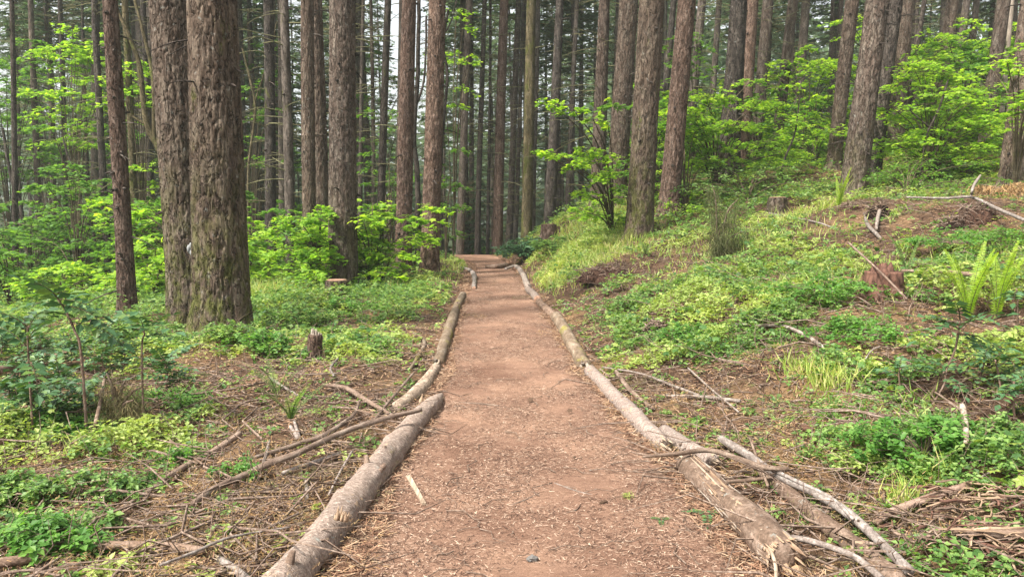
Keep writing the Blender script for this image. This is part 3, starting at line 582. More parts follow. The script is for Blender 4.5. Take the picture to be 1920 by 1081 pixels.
# left forest
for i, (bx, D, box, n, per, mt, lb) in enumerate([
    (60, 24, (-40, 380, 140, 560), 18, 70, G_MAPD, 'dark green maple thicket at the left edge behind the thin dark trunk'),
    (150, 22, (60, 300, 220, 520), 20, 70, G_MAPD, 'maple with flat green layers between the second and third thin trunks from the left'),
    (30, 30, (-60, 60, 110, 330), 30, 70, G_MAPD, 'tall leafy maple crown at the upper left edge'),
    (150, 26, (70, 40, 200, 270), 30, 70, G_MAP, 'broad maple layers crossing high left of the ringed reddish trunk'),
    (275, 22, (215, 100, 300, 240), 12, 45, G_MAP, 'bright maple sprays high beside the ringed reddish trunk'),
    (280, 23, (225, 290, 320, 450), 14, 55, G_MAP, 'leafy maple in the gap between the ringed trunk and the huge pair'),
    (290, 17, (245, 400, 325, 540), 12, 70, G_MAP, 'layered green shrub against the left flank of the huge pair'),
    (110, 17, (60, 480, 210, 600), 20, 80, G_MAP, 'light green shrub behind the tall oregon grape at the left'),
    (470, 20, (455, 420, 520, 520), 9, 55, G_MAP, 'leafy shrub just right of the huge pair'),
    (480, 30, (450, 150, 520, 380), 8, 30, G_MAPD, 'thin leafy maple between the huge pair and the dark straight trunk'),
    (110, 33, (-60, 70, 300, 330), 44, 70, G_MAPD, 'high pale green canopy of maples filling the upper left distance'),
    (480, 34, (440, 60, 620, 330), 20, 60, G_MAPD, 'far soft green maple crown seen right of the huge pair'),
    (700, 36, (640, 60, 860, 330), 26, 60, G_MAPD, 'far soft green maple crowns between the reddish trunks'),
    (20, 18, (-80, 430, 60, 640), 16, 70, G_MAPD, 'deep green leafy shrub cut by the left edge'),
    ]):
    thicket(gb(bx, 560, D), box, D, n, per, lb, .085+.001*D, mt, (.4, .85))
# bent mossy maple stems
def bent(D, paths, label, mat=MBD):
    b0 = at(*paths[0][0][:2], D); b0[2] = float(H(b0[0], b0[1]))-.1; r = empty('mossy_maple', b0, label=label, cat='maple tree', group='bent mossy maple stems')
    for i, p in enumerate(paths):
        P = [at(x, y, D) for x, y, w in p]; R = [w*D/(2*F) for x, y, w in p]
        if i == 0: P = [b0]+P[1:]
        P, R = smoothpath(P, R, .12); P = P+.02*(fbm(np.stack([P[:, 2]*2, P[:, 2]*0, P[:, 2]*0+i], -1), 2)[:, None]-.5)*A([2, 1, 0]); v, f, bk = tube(P, R, 7, False); b = Buf(); b.add(v, f, 0, bk); link('stem', b.mesh('stem', mat, origin=b0), r)
bent(21, [[(330, 520, 16), (306, 310, 13), (276, 235, 11), (258, 110, 9), (222, 20, 6)], [(290, 262, 9), (288, 150, 8), (268, 60, 6), (246, -30, 5)], [(276, 235, 5), (245, 215, 4), (236, 190, 3)]], 'forked mossy maple bending left out from behind the huge pair', MBG)
bent(23, [[(785, 455, 10), (782, 330, 10), (776, 260, 9), (784, 120, 8), (786, -10, 7)], [(780, 200, 5), (795, 150, 4), (800, 30, 4)]], 'dark crooked stem between the two reddish trunks at the bend')
bent(22, [[(818, 450, 6), (826, 300, 6), (838, 150, 6), (832, 90, 5), (840, 20, 4)], [(836, 60, 3), (850, 30, 2), (856, 0, 2)]], 'thin crooked stem curving just right of the trunk at the trail bend')
bent(19, [[(1725, 330, 5), (1735, 262, 4), (1760, 205, 4), (1778, 150, 3)], [(1745, 240, 3), (1700, 200, 2), (1690, 170, 2)]], 'slender curved maple stem showing inside the big layered maple')
bent(21, [[(1455, 350, 4), (1470, 300, 4), (1490, 250, 3), (1500, 180, 2)]], 'slim bent sapling stem in front of the leaning grey trunks')
bent(26, [[(60, 520, 9), (42, 400, 7), (20, 330, 6), (5, 240, 5)]], 'crooked dark stem bending left at the left edge of the wood')
bent(24, [[(190, 480, 5), (160, 360, 5), (130, 300, 4), (118, 260, 3)]], 'thin sloping stem crossing behind the third trunk from the left')
bent(28, [[(470, 470, 6), (465, 330, 5), (478, 200, 5), (455, 90, 4)], [(475, 200, 3), (500, 120, 2), (520, 40, 2)]], 'mossy wavering stem between the huge pair and the dark straight trunk', MBG)

# instanced undergrowth shrubs further back
VAR = []
for k in range(5):
    sp = []; Hh = rng.uniform(1.8, 3.4)
    for j in range(18): a = rng.uniform(0, 2*pi); q = rng.uniform(.1, 1.5); sp.append((A([cos(a)*q, sin(a)*q, rng.uniform(.35, Hh)]), rng.uniform(.45, .8), rng.uniform(.45, .8), .05, 42))
    st, lb, _ = build_shrub(A([0, 0, 0.]), sp, .11, None); VAR.append((st.mesh('stems', MST), lb.mesh('foliage', G_MAP if k > 2 else G_MAPD, smooth=False)))
def far_shrub(x, y, s, lb, gr):
    r = empty('understory_shrub', (x, y, float(H(x, y))-.1), label=lb, cat='shrub', group=gr); v = VAR[rng.integers(0, 4) if x < 0 else rng.integers(1, 5)]; link('stems', v[0], r); link('foliage', v[1], r, kind='stuff'); r.scale = (s, s, s*rng.uniform(.7, 1.2)); r.rotation_euler.z = rng.uniform(0, 6)
for (cnt, a0, a1, d0, d1, lb, gr) in [(60, -.68, -.16, 17, 46, 'one of the green understory shrubs among the distant trunks left of the trail', 'understory shrubs left of the trail'),
    (12, -.14, .12, 36, 55, 'one of the green shrubs low in the dark wood beyond the trail end', 'shrubs beyond the trail end'),
    (90, .13, .68, 23, 48, 'one of the green understory shrubs up the hill right of the trail', 'understory shrubs up the hill')]:
    for i in range(cnt):
        ang = rng.uniform(a0, a1); D = rng.uniform(d0, d1); far_shrub(math.tan(ang)*D, D, rng.uniform(.7, 1.25), lb, gr)

# ------------------------------------------------------------------ green cover
PATCH = []     # x, y, rx, ry, weight
for (px, py, rx, ry, w) in [(180, 930, .45, .2, 1.1), (450, 900, .25, .15, .9), (300, 760, .5, .2, 1.1), (400, 850, .25, .2, 1.0), (480, 700, .5, .2, .8), (20, 1000, .3, .3, 1.2), (520, 810, .25, .2, .9), (250, 1000, .2, .15, .9), (330, 960, .15, .15, .8), (200, 760, .5, .25, .9), (420, 790, .3, .25, .8), (550, 760, .35, .3, .8), (120, 900, .3, .2, .8), (30, 880, .3, .3, .9), (590, 700, .5, .35, .8), (90, 1040, .55, .5, 1.6), (60, 980, .35, .3, 1.2), (90, 820, .6, .45, 1.2), (190, 850, .4, .3, .8), (330, 700, 1, .4, .6), (640, 590, 2.2, 2.2, 1.6), (520, 570, 2.2, 2.5, 1.6), (720, 560, 1.4, 1.6, 1.2), (760, 525, 1.0, 1.6, 1.0),
     (380, 640, 1.6, 1.2, 1.3), (150, 650, 3, 1.6, 1.5), (300, 590, 4, 3, 1.6), (60, 640, 2, 2, 1.3), (500, 640, 1.2, .9, 1.2), (650, 640, .8, .8, 1.), (480, 800, .25, .35, .8), (690, 650, .5, .6, .8), (370, 860, .2, .2, .8),
     (1300, 560, 1.4, 1.3, 1.3), (1180, 560, .8, 1.0, 1.2), (1450, 530, 1.8, 1.6, 1.3), (1290, 640, .5, .35, 1.6), (1560, 560, 1.8, 1.6, 1.6), (1600, 640, 1.4, 1.0, 1.6), (1480, 590, 1.0, .8, 1.2), (1750, 620, 1.4, 1.2, 1.3),
     (1700, 700, .8, .6, 1.3), (1850, 640, 1.2, 1.0, 1.1), (1600, 740, .5, .5, 1.0), (1640, 830, .35, .3, .9), (1760, 860, .5, .4, 1.4), (1640, 900, .35, .25, 1.0), (1850, 880, .3, .3, .8), (1450, 470, 1.6, 1.4, 1.2), (1650, 470, 2.4, 1.4, 1.2),
     (1850, 450, 2.0, 1.2, 1.4), (1050, 500, .8, 2.2, 1.3), (1110, 450, 1.0, 2.4, 1.5), (1350, 500, 1.2, 1.2, 1.1), (1270, 440, 1.2, 1.5, .9), (1320, 400, 2.0, 2.0, 1.2), (1850, 780, .6, .5, 1.0), (1330, 1000, .1, .1, .0), (1300, 790, .25, .2, .7), (1600, 1060, .15, .12, 1.0),
     (1480, 520, 3.2, 2.2, .8), (1700, 560, 3.0, 2.2, .9), (1560, 690, 1.6, 1.0, .8), (1780, 760, 1.1, .8, .9), (1380, 580, 1.4, 1.2, .7),
     (1600, 410, 2.0, .9, -1.8), (1780, 410, 1.6, .9, -1.4), (1480, 405, 1.4, .6, -1.0), (1135, 515, .7, .6, -1.3), (1420, 680, .9, .45, -1.8), (1300, 740, .9, .7, -1.5), (1500, 760, .6, .3, -.9), (1480, 830, .5, .25, -1.0), (1700, 640, .5, .2, -.9), (1250, 640, .5, .3, -.8), (1620, 780, .5, .2, -.9), (260, 900, .6, .4, -.5), (500, 720, 1.3, .6, -.7), (430, 690, .9, .35, -.8),
     (632, 572, .30, .45, -4), (592, 692, .16, .2, -4), (1655, 578, .35, .35, -4), (1457, 402, .5, .5, -3), (1197, 466, .6, .6, -2), (1545, 655, .2, .12, -2), (1812, 815, .10, .14, -3), (640, 760, .9, .9, -1.2), (780, 620, .5, 1.2, -1.0), (1240, 500, .4, .4, -.6), (1700, 980, .6, .4, -1.4), (840, 520, .5, 2., -1)]:
    p = gnd(px, py); PATCH.append((p[0], p[1], rx, ry, w))
def green(x, y):
    g = 2.1*(fbm(P2(x, y, 1.2), 3, 31)-.55)+1.3*(fbm(P2(x, y, 3.7), 2, 32)-.52)+np.where(y > 14, .35, 0)
    pos = 0; neg = 0
    for a, b_, rx, ry, w in PATCH:
        e = w*.5*np.exp(-((x-a)/rx)**2-((y-b_)/ry)**2)
        if w > 0: pos = pos+e
        else: neg = neg+e
    g = g+.72*np.tanh(pos/.72)+neg
    s = np.abs(x-tc(y))-thw(y); g = np.where(s < .22, -1, g-.5*np.exp(-(np.maximum(s, 0)/.45)**2)); return g
def polar(n, d0=2.6, d1=45, pw=.8, wd=.72):
    a = rng.uniform(-wd, wd, n); D = d0*(d1/d0)**(rng.random(n)**pw); return np.tan(a)*D, D
def offtrail(x, y, m=.0): return np.abs(x-tc(y))-thw(y) > m
x, y = polar(215000, 2.6, 40, .8); g = green(x, y); k = (rng.random(len(x)) < np.clip((g-.16)*3.0, 0, 1)*np.clip(.35+1.9*vn(P2(x, y, 5.), 46), 0, 1)+.16*offtrail(x, y, .15)*(vn(P2(x, y, 6.), 47) > .5)); x, y, g = x[k], y[k], g[k]
z = H(x, y); pale = fbm(P2(x, y, .9), 2, 41)+.5*(vn(P2(x, y, 4.0), 42)-.5)+.25*np.exp(-((x-1.6)/1.6)**2-((y-20)/7)**2)+.12*((x > 3.2) & (y < 9))  # paler plants in noise patches, more near the trail end and right bank
hh = (.02+.24*np.clip(g, 0, 1.2)*vn(P2(x, y, 3.1), 44)**1.5+.03)*rng.uniform(.2, 1.0, len(x))*np.where(y > 12, 1.7, 1)
sz = (.040+.0033*y)*rng.uniform(.45, 1.4, len(x))
for nm, mat, sel, tm in (('ground_cover_leaves', G_COV, pale < .60, TRI), ('pale_ground_leaves', G_YEL, pale >= .60, TRI)):
    idx = np.where(sel)[0]; idx = idx[:85000 if nm[0] == 'g' else 30000]; b = Buf(); n = len(idx)
    v, f = scatter(*tm, np.stack([x, y, z+hh], -1)[idx], rdir(n, .25), rup(n, .45), sz[idx]); b.add(v, f)
    link(nm, b.mesh(nm, mat, smooth=False), kind='stuff', label='low bright green leaves spread in patches over the forest floor' if nm[0] == 'g' else 'paler yellow-green leaves in scattered patches of the forest floor')
# grasses
def grass(n, cx, cy, rx, ry, hgt, nm, lb):
    xx = cx+rng.normal(0, rx, n); yy = cy+rng.normal(0, ry, n); k = offtrail(xx, yy, .15); xx, yy = xx[k], yy[k]; n = len(xx); zz = H(xx, yy)
    b = Buf(); up = np.stack([rng.normal(0, .35, n), rng.normal(0, .35, n), np.ones(n)], -1)
    v, f = scatter(A([[0, -.5, 0], [0, .5, 0], [.5, .35, .06], [1, 0, -.10], [.5, -.35, .06]]), [A([[0, 1, 2, 4]]), A([[4, 2, 3]])], np.stack([xx, yy, zz], -1), up, rdir(n, .1), np.stack([hgt*rng.uniform(.4, 1.2, n), .008+.0006*yy, np.full(n, hgt*2)], -1)); b.add(v, f)
    return b
gbuf = Buf()
for (px, py, n, rx, ry, hg) in [(1085, 500, 2600, .45, 1.3, .22), (1130, 455, 2200, .6, 1.6, .25), (1110, 425, 1500, .8, 1.5, .28), (490, 570, 900, .35, .6, .5), (540, 560, 500, .5, .6, .3), (1560, 725, 160, .09, .12, .22), (1500, 700, 110, .08, .1, .18), (1690, 950, 50, .04, .05, .18), (1740, 905, 40, .03, .04, .2),
     (140, 850, 14, .04, .04, .16), (1700, 780, 60, .15, .15, .15), (760, 530, 500, .5, .8, .2), (860, 500, 400, .3, 1.5, .18), (1480, 415, 260, .4, .4, .3), (1400, 460, 700, .8, .8, .22), (1600, 520, 500, 1., .8, .2)]:
    p = gnd(px, py); q = grass(n, p[0], p[1], rx, ry, hg, '', ''); gbuf.v += q.v; gbuf.bk += q.bk; gbuf.f += [f+gbuf.n for f in q.f]; gbuf.m += q.m; gbuf.n += q.n
link('grass', gbuf.mesh('grass', G_GRS, smooth=False), kind='stuff', label='tufts of yellow-green grass along the bank and around the trunks')
# taller leafy undergrowth merging further back
x, y = polar(110000, 9, 42, .9); g = green(x, y)+.35; s_ = np.abs(x-tc(y))-thw(y)
lowL = (x < 0)*(s_ > 1.2)
k = (rng.random(len(x)) < np.clip((g-.15)*2, 0, 1)*(s_ > .9)*np.where(x > 0, (y > 19)*.8, .8)*(~((x > 4.5) & (y < 18.5)))); x, y = x[k][:60000], y[k][:60000]; n = len(x)
clump = np.clip(vn(P2(x, y, 1.1), 51)*1.5-.35, 0, 1)*np.clip((s_[k][:60000]-.6)/2, .15, 1); zz = H(x, y)+clump*.95*rng.random(n)**.7*np.clip((y-9)/8, .3, 1)
b = Buf(); v, f = scatter(*LEAF, np.stack([x, y, zz], -1), rdir(n, .25), rup(n, .4), (.05+.0022*y)*rng.uniform(.6, 1.3, n)); b.add(v, f)
link('undergrowth', b.mesh('undergrowth', G_COV, smooth=False), kind='stuff', label='knee-high leafy undergrowth between the trunks further back')

# ------------------------------------------------------------------ litter
x, y = polar(150000, 2.4, 26, .75, .75); k = offtrail(x, y, -.08); x, y = x[k], y[k]; n = len(x); z = H(x, y)
brush = np.clip(fbm(P2(x, y, 1.1), 3, 61)*2.6-.9, 0, 1); b = Buf()
sel = rng.random(n) < .45+.55*brush; x, y, z, brush = x[sel][:95000], y[sel][:95000], z[sel][:95000], brush[sel][:95000]; n = len(x)
v, f = scatter(*NEED, np.stack([x, y, z+.004+brush*.035*rng.random(n)], -1), rdir(n, .18), rup(n, .3), np.stack([rng.uniform(.02, .075, n)*(1+.05*y), (.0035+.0006*y)*np.ones(n), np.ones(n)], -1)); b.add(v, f)
link('litter', b.mesh('litter', G_LIT, smooth=False), kind='stuff', label='brown needles, bark flakes and broken bits covering the forest floor')
n = 30000; yy = 2.5*(28/2.5)**(rng.random(n)**.85); uu = rng.choice([-1, 1], n)*(.86+.05*np.sin(yy*3)+np.abs(rng.normal(0, .16, n))); xx = tc(yy)+uu*thw(yy)
b = Buf(); v, f = scatter(*NEED, np.stack([xx, yy, H(xx, yy)+.012+.02*rng.random(n)], -1), rdir(n, .2), rup(n, .4), np.stack([rng.uniform(.015, .07, n)*(1+.04*yy), rng.uniform(.0022, .006, n)*(1+.04*yy), np.ones(n)], -1)); b.add(v, f)
link('edge_litter', b.mesh('edge_litter', G_LIT, smooth=False), kind='stuff', label='brown litter drifted along both edges of the trail')
x, y = polar(60000, 3, 22, .8); g = green(x, y); k = (rng.random(len(x)) < np.clip((g-.25)*2.5, 0, .8)*np.clip(vn(P2(x, y, 2.3), 81)*2.6-1.1, 0, 1)); x, y = x[k][:9000], y[k][:9000]; n = len(x)
b = Buf(); v, f = scatter(*MAPLE, np.stack([x, y, H(x, y)+.06+rng.random(n)*.22*vn(P2(x, y, 3.1), 44)], -1), rdir(n, .3), rup(n, .4), (.055+.0028*y)*rng.uniform(.5, 1.25, n)); b.add(v, f)
link('broad_ground_leaves', b.mesh('broad_ground_leaves', G_BRD, smooth=False), kind='stuff', label='broader darker lobed leaves standing among the small-leaved cover')
n = 2600; x, y = polar(n*3, 3, 18, .8); k = offtrail(x, y, .3); x, y = x[k][:n], y[k][:n]; n = len(x); b = Buf()
twigs(b, np.stack([x, y, H(x, y)-.02], -1), np.stack([rng.normal(0, .7, n), rng.normal(0, .7, n), np.ones(n)], -1), rdir(n), rng.uniform(.08, .42, n), rng.uniform(.0012, .0035, n)*(1+.04*y), 1.4)
link('dead_stems', b.mesh('dead_stems', MTW), kind='stuff', label='thin dead stems sticking up out of the ground cover')
# dead fir boughs, dry needles on twigs
def bough(L, w, n):
    P = []; Fd = []; t = rng.uniform(.03, 1, n); side = rng.choice([-1, 1], n); ln = rng.uniform(0, 1, n)*w*L*np.sin(np.clip(t*2.6+.25, 0, pi)); 
    P = np.stack([t*L+ln*.7, side*ln, .04*np.sin(t*3)*L+rng.uniform(-.02, .03, n)], -1)
    Fd = np.stack([np.full(n, .7)+rng.normal(0, .35, n), side*rng.uniform(.2, 1, n), rng.normal(.15, .4, n)], -1); return P, Fd
b = Buf(); b2 = Buf(); bt = Buf(); C = [[], [], []]
nb = 430; x, y = polar(nb*4, 2.7, 13, .8, .62); g = green(x, y); k = offtrail(x, y, .16) & (g < .25); x, y = x[k][:nb], y[k][:nb]
extra = [gnd(px, py)[:2] for px, py in [(210, 745), (240, 760), (250, 720), (190, 770), (60, 900), (120, 900), (300, 900), (220, 880), (520, 960), (560, 1000), (480, 1040), (600, 930), (330, 990), (400, 960), (150, 780), (420, 790), (350, 800), (470, 760), (560, 850), (610, 880), (1380, 780), (1330, 790), (1460, 830), (1560, 880), (1700, 1040), (1600, 990), (1520, 1000), (1000, 560), (870, 590), (830, 560), (1420, 900), (1350, 720), (30, 930), (90, 880)]]
x = np.concatenate([x]+[[e[0]+rng.normal(0, .08) for e in extra]]*2); y = np.concatenate([y]+[[e[1]+rng.normal(0, .08) for e in extra]]*2)
for i in range(len(x)):
    L = rng.uniform(.22, .55); P, Fd = bough(L, .34, 115); a = rng.uniform(0, 2*pi); M = A([[cos(a), -sin(a), 0], [sin(a), cos(a), 0], [0, 0, 1]]); zz = H(x[i], y[i])+rng.uniform(.005, .06)
    Q = P@M.T+A([x[i], y[i], 0]); Q[:, 2] += H(Q[:, 0], Q[:, 1])+rng.uniform(.005, .05); v, f = scatter(*NEED, Q, Fd@M.T, rup(115, .8), np.stack([rng.uniform(.014, .034, 115), np.full(115, .0016+.00025*y[i]), np.ones(115)], -1))
    (b2 if rng.random() < .28 else b).add(v, f)
    tt = np.linspace(0, 1, 5); R_ = A([x[i], y[i], 0])+A([cos(a), sin(a), 0])*(tt*L)[:, None]; R_[:, 2] = H(R_[:, 0], R_[:, 1])+.02; v, f, bk = tube(R_, .004*(1.2-tt), 4, False); bt.add(v, f, 0, bk)
link('dry_boughs', b.mesh('dry_boughs', G_DRY, smooth=False), kind='stuff', label='golden brown dead fir boughs lying over the forest floor')
link('olive_boughs', b2.mesh('olive_boughs', G_OLV, smooth=False), kind='stuff', label='olive-coloured dying fir sprigs among the brown boughs')
# fine twigs
x, y = polar(9000, 2.6, 20, .8, .7); k = offtrail(x, y, -.02) & (green(x, y) < rng.uniform(.1, 1.6, len(x))); x, y = x[k][:4300], y[k][:4300]; n = len(x)
fw = rdir(n, .1); fw[:, 0] += .3*np.sign(x); twigs(bt, np.stack([x, y, H(x, y)+rng.uniform(.01, .05, n)], -1), fw, rup(n, .5), rng.uniform(.08, .42, n)*(1+.03*y), rng.uniform(.0018, .006, n)*(1+.03*y), 1)
x, y = polar(1100, 2.6, 9, .8, .7); k = offtrail(x, y, .1) & (green(x, y) < rng.uniform(0, 1.1, len(x))); x, y = x[k][:330], y[k][:330]; n = len(x)
fw = rdir(n, .08); twigs(bt, np.stack([x, y, H(x, y)+rng.uniform(.02, .07, n)], -1), fw, rup(n, .5), rng.uniform(.35, 1.0, n), rng.uniform(.004, .010, n), 1)
link('twigs', bt.mesh('twigs', MTW), kind='stuff', label='tangle of thin dead twigs strewn over the forest floor')
# chips and needles on the trail
n = 170000; yy = 2.5*(26/2.5)**(rng.random(n)**.85); uu = rng.uniform(-1.02, 1.02, n); xx = tc(yy)+uu*thw(yy); zz = H(xx, yy)+.010+.016*(fbm(P2(xx, yy, 6), 3, 21)-.5)
dn = fbm(P2(xx, yy, 2.2), 2, 71); k = rng.random(n) < np.clip(.2+(dn-.42)*2.4+1.0*np.abs(uu)**4, .05, 1); xx, yy, zz = xx[k], yy[k], zz[k]; n = len(xx)
b = Buf(); v, f = scatter(*NEED, np.stack([xx, yy, zz], -1), rdir(n, .10), rup(n, .18), np.stack([rng.uniform(.006, .028, n)*(1+.05*yy), rng.uniform(.0014, .0042, n)*(1+.05*yy), np.ones(n)], -1)); b.add(v, f)
link('trail_litter', b.mesh('trail_litter', G_CHIP, smooth=False), kind='stuff', label='tan wood chips and needles matted on the trail')
bt = Buf(); n = 240; yy = 2.8*(20/2.8)**rng.random(n); uu = rng.uniform(-.95, .95, n); uu = np.sign(uu)*np.abs(uu)**.7; xx = tc(yy)+uu*thw(yy)
twigs(bt, np.stack([xx, yy, H(xx, yy)+.016], -1), rdir(n, .03)+A([.6, 0, 0]), rup(n, .2), rng.uniform(.05, .30, n), rng.uniform(.0015, .0042, n))
link('trail_twigs', bt.mesh('trail_twigs', MTW), kind='stuff', label='small broken twigs scattered on the trail')

# ------------------------------------------------------------------ logs and branches
def gp(px, py, r, lift=0.): p = gnd(px, py, r+lift); return p+A([0, 0, r+lift])
def log_disp(r, amp, seed, knots):
    def f(bk, a, s):
        q = bk*A([1, 1, .8])*(26 if r > .04 else 40); d = amp*2*(fbm(q, 3, seed)-.5)+r*.12*(fbm(np.stack([s*1.8, s*0+seed, s*0], -1), 2, 3)-.5)[:, None]*2
        for ks, ka in knots: d = d+r*.16*np.exp(-((s[:, None]-ks)/(r*.55))**2-((np.angle(np.exp(1j*(a[None]-ka))))/.5)**2)
        return d
    return f
def spikes(c, d, r, n, L, mat, name, parent, o, thick=.22, label=None):
    b = Buf(); T_, N0, B0 = frames(A([c, c+d])); N0, B0 = N0[0], B0[0]
    for i in range(n):
        a = rng.uniform(0, 2*pi); q = r*rng.uniform(.15, .9); p = c+(N0*cos(a)+B0*sin(a))*q-d*L*.35; l = L*rng.uniform(.45, 1.25); t = np.linspace(0, 1, 5)
        e = unit(d+(N0*cos(a)+B0*sin(a))*rng.uniform(-.05, .16)); v, f, bk = tube(p+e*(t*l)[:, None], r*thick*rng.uniform(.6, 1.3)*A([1, 1.05, .8, .45, .04]), 5, True, lambda bk, a_, s: (rng.random(bk.shape[:2])-.5)*r*.06); b.add(v, f, 0, bk*A([1, 1, 1])+A([i*.7, 0, 0]))
    link(name, b.mesh(name, mat, origin=o), parent, label=label)
def log(pts, label, mat=ML, name='fallen_log', cat='log', group=None, lift=0., ends=('', ''), knots=0, sunk=.62, step=.03, seg=None, stubs=0, amp=None, lifts=None):
    """pts: (px, py, width px) of the centreline in the photograph, resting on the ground"""
    P = []; R = []
    for i, (px, py, w) in enumerate(pts):
        l = lift+(lifts[i] if lifts else 0); p = gnd(px, py, .02+l); r = w*p[1]/(2*F); p = gnd(px, py, r*sunk+l); p[2] += r*sunk+l; P.append(p); R.append(r)
    P0, R0 = smoothpath(P, R, max(step, R[0]*.25)); r = max(R); sg = seg or (44 if r > .06 else 14 if r > .02 else 7); tot = np.linalg.norm(np.diff(P0, axis=0), axis=1).sum()
    P0 = P0+(.25*r*(fbm(np.stack([np.arange(len(P0))*.06, P0[:, 0]*0, P0[:, 0]*0+P[0][0]*9], -1), 2)-.5))[:, None]*A([1, .3, 1])
    kn = [(rng.uniform(.05, .95)*tot, rng.uniform(0, 2*pi)) for _ in range(knots)]
    v, f, bk = tube(P0, R0, sg, True, log_disp(r, amp or r*.085, int(P[0][0]*100) % 97, kn)); b = Buf(); b.add(v, f, 0, bk+A([0, 0, P[0][0]*7])); o = P0[0]
    root = link(name, b.mesh(name, mat, origin=o), None, o, label=label, cat=cat, group=group)
    T_, Nn, Bb = frames(P0); ss = np.concatenate([[0], np.cumsum(np.linalg.norm(np.diff(P0, axis=0), axis=1))])
    for ks, ka in kn:
        j = int(np.clip(np.searchsorted(ss, ks), 0, len(P0)-1)); e = Nn[j]*cos(ka)+Bb[j]*sin(ka)
        if e[2] < -.5 or R0[j] < .008: continue
        L = R0[j]*rng.uniform(.25, .9); t = np.linspace(0, 1, 4); c = P0[j]+e*R0[j]*.85; v, f, bk = tube(c+unit(e+T_[j]*.4)*(t*L)[:, None], R0[j]*.24*A([1.5, 1, .85, .55]), 7, True, lambda q, a_, s_: (rng.random(q.shape[:2])-.5)*.12*r*.3)
        q = Buf(); q.add(v, f, 0, bk); link('branch_stub', q.mesh('branch_stub', MTW, origin=o), root)
    for ei, kind in enumerate(ends):
        c, d, rr = (P0[0], -T_[0], R0[0]) if ei == 0 else (P0[-1], T_[-1], R0[-1])
        if kind == 'cut':
            tt = np.linspace(0, 1, 3); v, f, bk = tube(c+d*(tt*.006)[:, None]+d*.001, rr*A([.93, .93, .90]), 20); q = Buf(); q.add(v, f, 0, bk); link('cut_end', q.mesh('cut_end', MCUT, origin=o), root)
        elif kind: spikes(c, d, rr, 12 if kind == 'torn' else 9, rr*2.4, {'torn': MWP, 'grey': MWG, 'red': MW}[kind], 'splintered_end', root, o)
    return root
GL, GR_ = 'logs edging the left side of the trail', 'logs edging the right side of the trail'
l1 = log([(490, 1150, 86), (560, 1066, 77), (625, 985, 65), (692, 900, 55), (742, 838, 47), (785, 785, 37), (812, 758, 27), (826, 742, 10)], 'largest log, thick with scaly grey-pink bark, edging the trail at the bottom left', ML, group=GL, knots=22, ends=('', 'torn'), sunk=.6, seg=72, step=.015)
# torn knot on it
def torn(px, py, w, lift, n, parent, L=2.2):
    p = gnd(px, py, lift); p[2] += lift; r = w*p[1]/(2*F); spikes(p, unit(A([.15, .3, 1.])), r, n, r*L, MW, 'torn_knot', parent, A(parent.location), .26)
torn(640, 968, 26, .15, 12, l1); torn(800, 752, 30, .06, 8, l1, 1.6)
log([(742, 765, 22), (775, 742, 26), (800, 715, 24), (818, 688, 18)], 'bare pale log with a splintered tip lying beyond the largest left log', MLP, group=GL, ends=('', 'torn'), knots=1)
log([(822, 680, 22), (835, 640, 21), (846, 605, 18), (858, 572, 15), (868, 553, 13)], 'mossy grey log with stubs, third from the front on the left edge of the trail', MLM, group=GL, ends=('grey', 'torn'), knots=6)
log([(860, 501, 5), (880, 506, 7), (889, 516, 9), (889, 540, 8)], 'small pale curved log at the far end of the left trail edge', MLD, group=GL, ends=('', 'cut'))
log([(845, 590, 6), (835, 620, 7), (826, 650, 7)], 'thin dark branch along the mossy left-edge log', MTW, name='fallen_branch', cat='branch', group=GL)
log([(948, 504, 5), (968, 500, 8), (980, 514, 10), (990, 538, 12)], 'pale log curving round the far right corner of the trail', MLD, group=GR_, ends=('', 'grey'), knots=2)
log([(990, 542, 13), (1000, 552, 14), (1008, 561, 15)], 'short pale cut log second from the far end on the right edge', ML, group=GR_, ends=('', 'cut'))
log([(1010, 566, 13), (1028, 582, 14), (1048, 598, 16)], 'smooth purple-brown log just before the mossy one on the right edge', MLB, group=GR_)
log([(1042, 594, 20), (1060, 622, 23), (1078, 655, 26), (1094, 684, 26)], 'moss-covered log with a grey shattered end on the right trail edge', MLM, group=GR_, ends=('', 'grey'), knots=2)
log([(1106, 696, 24), (1140, 730, 28), (1178, 770, 31), (1215, 808, 33), (1244, 836, 32)], 'grey-pink knotty log in the middle of the right trail edge', ML, group=GR_, ends=('grey', 'torn'), knots=9)
log([(1246, 808, 26), (1285, 835, 32), (1325, 858, 34), (1338, 866, 30)], 'short log with torn pale end lying behind the big shattered log', ML, group=GR_, ends=('', 'torn'), knots=3, lift=.02)
big = log([(1288, 872, 44), (1335, 915, 54), (1385, 962, 62), (1440, 1014, 72), (1482, 1052, 74)], 'big shattered log with long torn wood splinters at the bottom right of the trail', MLB, group=GR_, ends=('torn', 'red'), knots=0, sunk=.7, seg=60)
P = []; 
